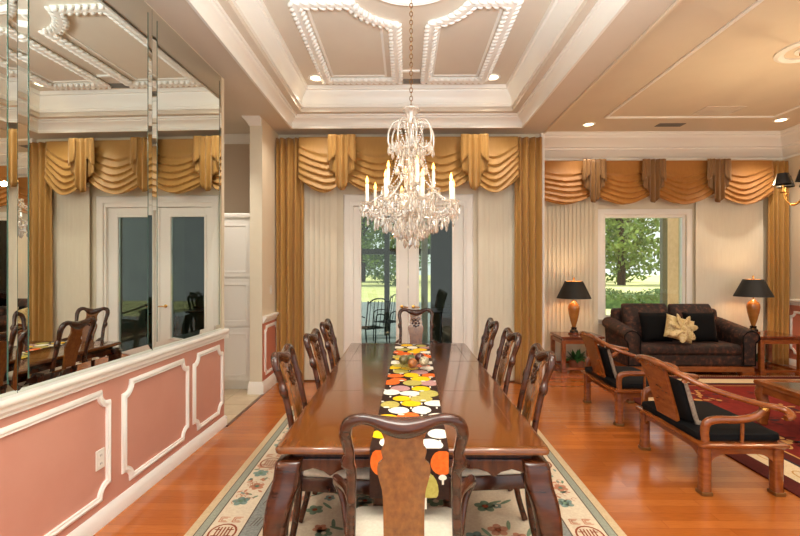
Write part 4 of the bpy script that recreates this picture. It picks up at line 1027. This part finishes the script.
end_table(2.29, 2.92, 6.60, 7.14, TLH, 'square wooden end table beside the dividing wall, carrying a lamp')
end_table(5.06, 5.68, 6.46, 7.08, 0.56, 'square wooden end table at the corner end of the sofa')
def table_lamp(x, y, z, label):
    t = thing('table_lamp', (x, y, z), 0, label, 'lamp', 'table lamps with black shades')
    part(MB().lathe([(0, 0), (0.085, 0), (0.085, 0.018), (0.075, 0.025), (0, 0.025)], 24), 'lamp_base', 'honey_dark', t)
    part(MB().lathe([(0, 0.025), (0.06, 0.025), (0.062, 0.05), (0.04, 0.075), (0.045, 0.10), (0.03, 0.11), (0, 0.11)], 24), 'lamp_foot', 'black_base', t)
    part(MB().lathe([(0.024, 0.108), (0.03, 0.13), (0.05, 0.2), (0.073, 0.31), (0.084, 0.39), (0.08, 0.43), (0.06, 0.465), (0.036, 0.48), (0.026, 0.50), (0, 0.50)], 48, rib=0.035, nrib=16), 'lamp_body', 'amber', t, smooth=70)
    part(MB().tube([(0, 0, 0.46), (0, 0, 0.83)], 0.008, 8), 'lamp_rod', 'brass', t)
    sh = MB(); n = 40
    vs = []
    for r, z_ in ((0.25, 0.545), (0.13, 0.805), (0.127, 0.803), (0.247, 0.547)):
        vs += [(r * cos(2 * pi * j / n), r * sin(2 * pi * j / n), z_) for j in range(n)]
    sh.add(vs, [(i * n + j, i * n + (j + 1) % n, (i + 1) * n + (j + 1) % n, (i + 1) * n + j) for i in (0, 1) for j in range(n)], 0)
    sh.add(vs, [(i * n + j, i * n + (j + 1) % n, ((i + 1) % 4) * n + (j + 1) % n, ((i + 1) % 4) * n + j) for i in (2, 3) for j in range(n)], 1)
    part(sh, 'lamp_shade', ['black_shade', 'shade_gold'], t, label='black conical lamp shade')
    part(MB().ell((0, 0, 0.845), (0.012, 0.012, 0.02), 12, 8), 'finial', 'brass', t)
    light('lamp_bulb', 'POINT', (0, 0, 0.72), 7, (1.0, 0.66, 0.34), t, 0.05)
table_lamp(2.57, 6.88, TLH, 'amber urn lamp with black shade near the dividing wall')
table_lamp(5.24, 6.83, 0.56, 'amber urn lamp with black shade beside the corner drape')

def plant(x, y, label):
    t = thing('potted_plant', (x, y, 0), 0, label, 'plant', 'potted plants under the end tables'); t.scale = (1.5, 1.5, 1.45)
    part(MB().lathe([(0, 0), (0.06, 0), (0.075, 0.10), (0.08, 0.105), (0.07, 0.105), (0.06, 0.09), (0, 0.09)], 20), 'pot', 'terracotta', t)
    mb = MB(); rnd = random.Random(int(x * 10))
    for k in range(46):
        a = rnd.uniform(0, 2 * pi); L_ = rnd.uniform(0.09, 0.16); el = rnd.uniform(0.3, 1.3); w = 0.018
        d_ = Vector((cos(a) * cos(el), sin(a) * cos(el), sin(el))); sd = Vector((-sin(a), cos(a), 0)) * w; b0 = Vector((cos(a) * 0.02, sin(a) * 0.02, 0.09)); m_ = b0 + d_ * L_ * 0.6; e = b0 + d_ * L_ + Vector((0, 0, -0.05 * cos(el)))
        mb.add([b0, m_ - sd + Vector((0, 0, -.004)), m_, m_ + sd + Vector((0, 0, -.004)), e], [(0, 1, 2), (0, 2, 3), (1, 4, 2), (2, 4, 3)])
    part(mb, 'leaves', 'plant', t, smooth=40)
plant(2.60, 6.86, 'green potted plant under the end table near the dividing wall')
plant(5.26, 6.86, 'green potted plant under the end table at the corner')

# sofa
SX_0, SX_1, SYF, SYB = 3.13, 5.02, 6.45, 7.24
scx = (SX_0 + SX_1) / 2; hw = (SX_1 - SX_0) / 2
t = thing('sofa', (scx, SYF, 0), 0, 'dark brown paisley sofa with rolled arms under the window', 'sofa')
mb = MB().box(-hw + 0.05, hw - 0.05, 0.0, 0.72, 0.05, 0.13)
for s_ in (-1, 1): mb.box(s_ * (hw - 0.14) - 0.09, s_ * (hw - 0.14) + 0.09, -0.01, 0.10, 0, 0.06); mb.box(s_ * (hw - 0.14) - 0.06, s_ * (hw - 0.14) + 0.06, 0.62, 0.72, 0, 0.06)
part(mb, 'wood_plinth', 'honey', t, label='honey wood plinth with block feet', smooth=0, bevel=0.012)
part(MB().box(-hw + 0.10, hw - 0.10, 0.02, 0.74, 0.13, 0.29), 'seat_base', 'sofa', t, smooth=0, bevel=0.03, seg=3)
part(MB().box(-hw + 0.2, hw - 0.2, 0.0, 0.56, 0.285, 0.44), 'seat_cushion', 'sofa', t, smooth=60, bevel=0.06, seg=4)
mb = MB().loft([[(-hw + 0.12, 0.56, 0.2), (hw - 0.12, 0.56, 0.2), (hw - 0.12, 0.76, 0.2), (-hw + 0.12, 0.76, 0.2)], [(-hw + 0.14, 0.62, 0.9), (hw - 0.14, 0.62, 0.9), (hw - 0.14, 0.79, 0.9), (-hw + 0.14, 0.79, 0.9)]])
part(mb, 'back_frame', 'sofa', t, smooth=60, bevel=0.05, seg=3)
for x0, x1, top in ((-hw + 0.22, -0.03, 0.985), (0.0, hw - 0.3, 0.98)):
    mb = MB(); cx = (x0 + x1) / 2; w = (x1 - x0) / 2; rings = []
    for z_, y_, hh, wd in ((0.43, 0.46, 0.09, 0.96), (0.52, 0.46, 0.125, 1.0), (0.72, 0.50, 0.12, 1.0), (0.90, 0.55, 0.09, 1.0), (top - 0.02, 0.575, 0.05, 0.98), (top, 0.58, 0.02, 0.94)):
        P = []
        for k in range(20):
            a = 2 * pi * k / 20; P.append((cx + w * wd * math.copysign(abs(cos(a)) ** 0.35, cos(a)), y_ + hh * math.copysign(abs(sin(a)) ** 0.7, sin(a)), z_))
        rings.append(P)
    part(mb.loft(rings), 'back_cushion', 'sofa', t, smooth=80)
for s_ in (-1, 1):
    # arm body with outward roll : profile across x, swept in y, slightly flared
    prof = [(-0.10, 0.14), (-0.10, 0.46), (-0.11, 0.52), (-0.10, 0.58), (-0.05, 0.635), (0.02, 0.655), (0.09, 0.635), (0.13, 0.585), (0.125, 0.53), (0.085, 0.49), (0.075, 0.44), (0.07, 0.14)]
    rings = []
    for y_, e, dz in ((-0.01, 0.94, -0.015), (0.0, 1.0, 0), (0.3, 1.02, 0.045), (0.7, 1.06, 0.10)):
        rings.append([(s_ * (hw - 0.12 + a * e), y_, (b_ - 0.4) * e + 0.4 + dz * (b_ > 0.45)) for a, b_ in prof])
    part(MB().loft(rings), 'arm', 'sofa', t, smooth=60)
    part(MB().sweep([(s_ * (hw - 0.12 + a * 0.97), -0.012, (b_ - 0.4) * 0.97 + 0.4 - 0.01 * (b_ > 0.45)) for a, b_ in prof], [(-0.008, 0), (-0.006, 0.008), (0.006, 0.008), (0.008, 0)], (0, -1, 0)), 'arm_piping', 'black_fabric', t, smooth=60)
def pillow(name, mk, loc, rot, w, h, d_, label, cat='cushion', group=None):
    def fn(sg):
        def f(u, v):
            a, b_ = 2 * u - 1, 2 * v - 1; e = (max(0, 1 - a ** 4) * max(0, 1 - b_ ** 4)) ** 0.5
            pinch = 1 - 0.06 * (1 - a * a) - 0.0; pinch2 = 1 - 0.06 * (1 - b_ * b_)
            return (a * w / 2 * pinch2, sg * d_ / 2 * e, b_ * h / 2 * pinch)
        return f
    mb = MB().grid(fn(1), 14, 14).grid(fn(-1), 14, 14)
    o_ = mb.build(name, mk, smooth=80); o_.location = loc; o_.rotation_euler = rot
    return tag(o_, label, cat, group)
pillow('black_cushion', 'black_fabric', (scx - 0.36, SYF + 0.275, 0.66), (radians(-14), 0, radians(4)), 0.46, 0.44, 0.15, 'plain black square cushion on the sofa, window end', 'cushion', 'black sofa cushions')
pillow('black_cushion', 'black_fabric', (scx + 0.30, SYF + 0.275, 0.66), (radians(-14), 0, radians(-4)), 0.46, 0.44, 0.15, 'plain black square cushion on the sofa, corner end', 'cushion', 'black sofa cushions')
gc = pillow('gold_cushion', 'goldcushion', (scx - 0.13, SYF + 0.07, 0.66), (radians(-14), radians(16), 0), 0.42, 0.34, 0.16, 'gold silk cushion with ruffled petals in the middle of the sofa')
mb = MB()
for k in range(7):
    a = 2 * pi * k / 7 + 0.3; r_ = 0.11
    mb.ell((0, 0, 0), (0.115, 0.016, 0.055), 10, 6, T=Matrix.Translation((r_ * cos(a), -0.085, r_ * sin(a) * 0.9)) @ Matrix.Rotation(-a, 4, 'Y') @ Matrix.Rotation(0.5, 4, 'X'))
mb.ell((0, -0.095, 0), (0.04, 0.025, 0.04), 10, 8)
part(mb, 'ruffle', 'goldcushion', gc, smooth=60)

# low horseshoe armchairs
def make_armchair():
    t = thing('horseshoe_armchair')
    hx, hy = 0.27, 0.41; SH = 0.355
    for sx in (-1, 1):
        for sy in (-1, 1):
            lp = [(sx * (hx - 0.03) + sx * o_, sy * (hy - 0.03), z_, r_) for z_, o_, r_ in ((SH - 0.02, 0, 0.033), (0.2, 0, 0.032), (0.06, 0, 0.031), (0.0, 0.003, 0.034))]
            lg = part(MB().tube([p[:3] for p in lp], [p[3] for p in lp], 12, up=(0, 1, 0), sq=0.35), 'leg', 'honey', t, smooth=50)
            part(MB().box(sx * (hx - 0.027) - 0.037, sx * (hx - 0.027) + 0.037, sy * (hy - 0.03) - 0.037, sy * (hy - 0.03) + 0.037, 0, 0.025), 'foot_cap', 'brass_dark', lg, smooth=0, bevel=0.004)
    part(MB().loft([rrect(hx + 0.015, hy + 0.015, 0.03, SH - 0.035), rrect(hx + 0.03, hy + 0.03, 0.03, SH - 0.022), rrect(hx + 0.03, hy + 0.03, 0.03, SH - 0.006), rrect(hx + 0.015, hy + 0.015, 0.03, SH)]), 'seat_frame', 'honey', t, smooth=50)
    def ap(L):
        pts = smooth_path([(-L, -0.11), (-L + 0.03, -0.075), (-L + 0.08, -0.05), (-L + 0.14, -0.045)], 3)
        return ([(-L, 0)] + pts + [(-a, b_) for a, b_ in reversed(pts)] + [(L, 0)])[::-1]
    for s_ in (-1, 1):
        part(MB().prism(ap(hx - 0.055), lambda a, b_, tt_: (a, s_ * (hy - 0.015 - 0.022 * tt_), SH - 0.034 + b_)), 'apron', 'honey', t, smooth=0)
        part(MB().prism(ap(hy - 0.055), lambda a, b_, tt_: (s_ * (hx - 0.015 - 0.022 * tt_), a, SH - 0.034 + b_)), 'apron', 'honey', t, smooth=0)
    part(MB().loft([rrect(hx - 0.0, hy - 0.03, 0.04, SH), rrect(hx + 0.01, hy - 0.02, 0.045, SH + 0.02), rrect(hx + 0.005, hy - 0.025, 0.045, SH + 0.05), rrect(hx - 0.04, hy - 0.07, 0.05, SH + 0.065)]), 'seat_cushion', 'black_fabric', t, smooth=60)
    # horseshoe rail: back high, sweeping down to the scrolled arm ends
    half = [(-0.40, 0.0, 0.835, 0.026), (-0.392, 0.13, 0.825, 0.026), (-0.355, 0.27, 0.79, 0.024), (-0.26, 0.375, 0.735, 0.023), (-0.12, 0.425, 0.685, 0.022), (0.03, 0.435, 0.64, 0.022), (0.14, 0.43, 0.612, 0.024), (0.21, 0.435, 0.60, 0.026), (0.245, 0.465, 0.585, 0.027), (0.235, 0.505, 0.565, 0.026), (0.195, 0.51, 0.555, 0.022)]
    full = [(x, -y, z_, r_) for x, y, z_, r_ in reversed(half[1:])] + half
    sp = smooth_path(full, 5)
    part(MB().tube([p[:3] for p in sp], [p[3] for p in sp], 10, up=(0, 0, 1), flat=0.85), 'horseshoe_rail', 'honey', t, smooth=70)
    # splat
    rows = smooth_path([(0.13, -0.255, SH - 0.01), (0.135, -0.275, 0.45), (0.145, -0.325, 0.62), (0.165, -0.375, 0.77), (0.185, -0.398, 0.825)], 5)
    fv = [[(x + 0.011, -w, z_), (x + 0.011, w, z_), (x - 0.011, w, z_), (x - 0.011, -w, z_)] for w, x, z_ in rows]
    part(MB().loft(fv), 'splat', 'honey', t, smooth=40)
    # back cushion leaning on the splat
    def rr(x, z_, wy, th): 
        P = []
        for k in range(16):
            a = 2 * pi * k / 16; P.append((x + th * math.copysign(abs(sin(a)) ** 0.7, sin(a)), wy * math.copysign(abs(cos(a)) ** 0.3, cos(a)), z_))
        return P
    part(MB().loft([rr(-0.215, 0.425, 0.22, 0.02), rr(-0.218, 0.44, 0.235, 0.035), rr(-0.255, 0.58, 0.235, 0.042), rr(-0.295, 0.70, 0.23, 0.03), rr(-0.30, 0.72, 0.22, 0.012)]), 'back_cushion', 'black_fabric', t, smooth=70)
    for s_ in (-1, 1):
        mb = MB().tube([(-0.195, s_ * 0.236, 0.43), (-0.215, s_ * 0.243, 0.48), (-0.25, s_ * 0.245, 0.6), (-0.28, s_ * 0.24, 0.71)], [0.016, 0.017, 0.017, 0.013], 8, up=(0, 1, 0), flat=0.5)
        mb.ell((-0.185, s_ * 0.236, 0.43), (0.03, 0.012, 0.018), 10, 6)
        part(mb, 'cushion_edging', 'taupe_trim', t, label='taupe cushion edging', smooth=60)
        # gooseneck arm support rising from the back leg, bending forward to the rail end
        gp = smooth_path([(-0.235, s_ * 0.38, SH - 0.02, 0.026), (-0.24, s_ * 0.38, 0.43, 0.027), (-0.225, s_ * 0.385, 0.485, 0.028), (-0.16, s_ * 0.39, 0.505, 0.026), (-0.04, s_ * 0.40, 0.508, 0.025), (0.06, s_ * 0.405, 0.525, 0.024), (0.115, s_ * 0.415, 0.565, 0.023), (0.14, s_ * 0.425, 0.615, 0.022)], 5)
        part(MB().tube([p[:3] for p in gp], [p[3] for p in gp], 10, up=(0, 1, 0), flat=0.8, sq=0.7), 'arm_support', 'honey', t, smooth=60)
        part(MB().tube([(0.0, s_ * 0.395, SH - 0.005), (0.0, s_ * 0.40, 0.51)], 0.012, 8), 'spindle', 'honey', t)
        part(MB().tube([(0.127, s_ * 0.42, 0.582), (0.138, s_ * 0.424, 0.602)], 0.027, 12), 'brass_collar', 'brass', t)
    return t
ac = make_armchair(); ac.location = (2.265, 3.445, 0); tag(ac, 'low horseshoe armchair with black cushion, the one nearer the dining table front', 'armchair', 'low horseshoe armchairs')
a2 = copy_tree(ac); a2.location = (2.32, 4.78, 0); a2['label'] = 'low horseshoe armchair with black cushion, closer to the sofa and lamp table'

# coffee table
t = thing('coffee_table', (3.93, 3.75, ZM + 0.012), 0, 'low wooden coffee table with dark inset top on the crimson rug', 'table')
hx, hy, h = 0.5, 0.71, 0.41
part(MB().sweep([(-hx, -hy, h), (hx, -hy, h), (hx, hy, h), (-hx, hy, h)], [(0, -0.04), (-0.005, -0.02), (0, 0), (0.075, 0), (0.08, -0.006), (0.08, -0.04)], (0, 0, 1)), 'table_frame', 'honey', t, smooth=30)
part(MB().box(-hx + 0.08, hx - 0.08, -hy + 0.08, hy - 0.08, h - 0.02, h - 0.006), 'inset_top', 'jade_top', t, label='dark smoked inset panel', smooth=0)
mb = MB()
for s_ in (-1, 1): mb.box(-hx + 0.06, hx - 0.06, s_ * (hy - 0.04) - 0.014, s_ * (hy - 0.04) + 0.014, h - 0.12, h - 0.04); mb.box(s_ * (hx - 0.04) - 0.014, s_ * (hx - 0.04) + 0.014, -hy + 0.06, hy - 0.06, h - 0.12, h - 0.04)
part(mb, 'apron', 'honey', t, smooth=0, bevel=0.006)
for sx in (-1, 1):
    for sy in (-1, 1):
        lp = smooth_path([(h - 0.04, 0, 0.04), (0.28, -0.012, 0.042), (0.15, 0.008, 0.036), (0.05, -0.005, 0.038), (0, -0.012, 0.042)], 3)
        part(MB().tube([(sx * (hx - 0.05 - o_), sy * (hy - 0.05 - o_), z_) for z_, o_, r_ in lp], [r_ for z_, o_, r_ in lp], 12, up=(0, 1, 0), sq=0.4), 'leg', 'honey', t, smooth=50)

# ------------------------------------------------------------------ outside
tag(MB().box(-60, 90, YL + 1.6, 120, -0.25, -0.12).box(-60, -4.6, -10, YL + 1.6, -0.25, -0.12).box(XR + 0.3, 90, -10, YL + 1.6, -0.25, -0.12).box(2.1, XR + 0.3, YL + 0.2, YL + 1.6, -0.25, -0.12).build('lawn', 'lawn', smooth=0), kind='structure')
mb = MB().box(-9, 1.66, YB + 0.2, 10.6, -0.13, -0.02).box(-9, 3.4, 10.6, 21, -0.13, -0.02)
tag(mb.build('patio_floor', 'patio', smooth=0), kind='structure')
tag(MB().box(-4.6, 1.66, YB + 0.2, 10.7, 3.2, 3.35).box(1.66, XR + 0.9, YL + 0.2, YL + 1.5, 3.3, 3.45).build('patio_roof_sun_eave', 'white', smooth=0), kind='structure')  # roof shades the patio; unseen eave over the window added to block sun
mb = MB()
mb.box(-4.6, 1.64, 10.45, 10.6, 1.86, 1.99); mb.box(-4.6, 1.64, 10.45, 10.6, 3.0, 3.2)
for x in (-4.4, -2.2, -0.42, 1.55): mb.box(x - 0.06, x + 0.06, 10.42, 10.6, -0.02, 3.2)
tag(mb.build('trim_patio_enclosure', 'dark_post', smooth=0), kind='structure')
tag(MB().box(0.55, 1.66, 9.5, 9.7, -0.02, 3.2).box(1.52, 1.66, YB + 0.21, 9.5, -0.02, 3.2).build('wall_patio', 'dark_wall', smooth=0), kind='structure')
tag(MB().box(0.30, 0.42, 8.3, 8.42, -0.02, 3.2).build('column_patio', 'white', smooth=0, bevel=0.01), kind='structure')
tag(MB().box(4.98, 5.3, 8.25, 8.6, -0.1, 3.3).build('column_stucco', 'stucco', smooth=0, bevel=0.01), kind='structure')
tag(MB().box(5.12, 5.22, 9.0, 9.1, -0.1, 3.0).build('porch_post', 'dark_post', smooth=0), 'slim dark post outside the living room window', 'post')

def patio_chair(x, y, rz, label):
    t = thing('patio_chair', (x, y, -0.02), rz, label, 'chair', 'metal patio chairs')
    for sx in (-1, 1):
        part(MB().tube(smooth_path([(sx * 0.24, 0.22, 0), (sx * 0.24, 0.2, 0.42), (sx * 0.25, 0.18, 0.62), (sx * 0.25, 0.0, 0.66), (sx * 0.24, -0.2, 0.64)], 4), 0.012, 8), 'arm', 'dark_metal', t)
        part(MB().tube([(sx * 0.22, -0.26, 0), (sx * 0.22, -0.2, 0.42), (sx * 0.22, -0.3, 0.95)], 0.013, 8), 'leg', 'dark_metal', t)
    mb = MB()
    for i in range(9): mb.tube([(-0.22, -0.2 + 0.05 * i, 0.42), (0.22, -0.2 + 0.05 * i, 0.42)], 0.008, 6)
    part(mb, 'seat', 'dark_metal', t)
    mb = MB().tube(smooth_path([(-0.22, -0.3, 0.9), (-0.1, -0.31, 0.98), (0.1, -0.31, 0.98), (0.22, -0.3, 0.9)], 4), 0.012, 8)
    for i in range(5): mb.tube([(-0.16 + 0.08 * i, -0.2, 0.44), (-0.16 + 0.08 * i, -0.3, 0.95)], 0.007, 6)
    part(mb, 'backrest', 'dark_metal', t)
patio_chair(-0.66, 8.6, 0.6, 'dark metal patio chair outside the french door nearer the mirror wall')
patio_chair(-0.35, 9.6, 2.4, 'dark metal patio chair beside the enclosure post outside')
patio_chair(1.12, 8.0, -0.5, 'dark metal patio chair in front of the shaded patio wall')
t = thing('patio_table', (0.72, 8.9, -0.02), 0, 'round dark metal patio table behind the white patio column', 'table')
part(MB().lathe([(0, 0.70), (0.42, 0.70), (0.43, 0.715), (0.42, 0.73), (0, 0.73)], 32), 'table_top', 'dark_metal', t)
part(MB().lathe([(0.2, 0), (0.2, 0.02), (0.03, 0.06), (0.025, 0.7)], 20), 'pedestal', 'dark_metal', t)
t = thing('garden_urn', (0.13, 8.5, -0.02), 0, 'dark urn on a terracotta pedestal outside the french doors', 'urn')
part(MB().box(-0.09, 0.09, -0.09, 0.09, 0, 0.75), 'pedestal', 'terracotta', t, smooth=0, bevel=0.01)
part(MB().lathe([(0, 0.75), (0.06, 0.75), (0.04, 0.8), (0.09, 0.9), (0.12, 1.05), (0.09, 1.15), (0.06, 1.2), (0.08, 1.24), (0, 1.24)], 24), 'urn_body', 'black_base', t)

def leaf_cloud(mb, c, r, n, rnd, size):
    for _ in range(n):
        u, v = rnd.uniform(0, 2 * pi), rnd.uniform(-1, 1); q_ = rnd.uniform(0.55, 1) ; s_ = sqrt(1 - v * v)
        p = Vector((c[0] + r[0] * q_ * s_ * cos(u), c[1] + r[1] * q_ * s_ * sin(u), c[2] + r[2] * q_ * v))
        a = Vector((rnd.gauss(0, 1), rnd.gauss(0, 1), rnd.gauss(0, 1))).normalized() * size * rnd.uniform(0.6, 1.2); b_ = Vector((rnd.gauss(0, 1), rnd.gauss(0, 1), rnd.gauss(0, 1))); b_ = b_.cross(a).normalized() * a.length * 0.7
        mb.add([p - a, p - b_ * 0.8, p + a, p + b_ * 0.8], [(0, 1, 2, 3)])
rnd = random.Random(21)
def tree(x, y, h, r, mk, label, group='trees beyond the lawn'):
    t = thing('tree', (x, y, -0.15), 0, label, 'tree', group)
    tr = MB().tube([(0, 0, 0), (0.1, 0, h * 0.3), (-0.1, 0.1, h * 0.6), (0, 0, h * 0.85)], [h * 0.025, h * 0.02, h * 0.014, h * 0.006], 8)
    for k in range(5):
        a = 2 * pi * k / 5; tr.tube([(0, 0, h * 0.35 + 0.08 * h * k / 5), (cos(a) * r * 0.4, sin(a) * r * 0.4, h * 0.55), (cos(a) * r * 0.8, sin(a) * r * 0.8, h * 0.65)], [h * 0.01, h * 0.007, h * 0.003], 6)
    part(tr, 'trunk', 'bark', t)
    mb = MB()
    for k in range(13):
        a = rnd.uniform(0, 2 * pi); q_ = rnd.uniform(0.2, 0.6) * r * (1 - 0.3 * k / 12); zz = h * (0.12 + 0.78 * (k / 12))
        leaf_cloud(mb, (q_ * cos(a), q_ * sin(a), zz), (r * 0.5, r * 0.5, h * 0.12), 420, rnd, 0.017 * h)
    part(mb, 'crown', mk, t, smooth=0)
spots = [(-5.5, 58, 17, 5.2), (0, 46, 15, 5.2), (5.5, 58, 18, 5.2), (16.5, 58, 18, 5.2), (22, 46, 16, 5.2), (27.5, 58, 18, 5.2), (33, 46, 15, 5.2)]
lab = ['seen through the french door nearer the mirror wall', 'straight beyond the two french doors', 'behind the white patio column', 'deeper in, at the lamp side of the window', 'the large one filling the living room window', 'deeper in, behind the slim dark post', 'behind the tan stucco column']
for i, (x, y, h, r) in enumerate(spots): tree(x, y, h, r, 'leaf' if i % 2 else 'leaf2', 'leafy tree beyond the sunny lawn, ' + lab[i])
mb = MB(); rnd = random.Random(4)
mb.box(6.6, 14.0, 18.7, 19.3, -0.12, 0.45)
for k in range(60): leaf_cloud(mb, (6.6 + 7.4 * k / 59, 19 + rnd.uniform(-.15, .15), rnd.uniform(0.12, 0.48)), (0.4, 0.55, 0.3), 110, rnd, 0.06)
tag(mb.build('hedge', 'hedge', smooth=0), 'low green hedge across the lawn outside the living room window', 'hedge')
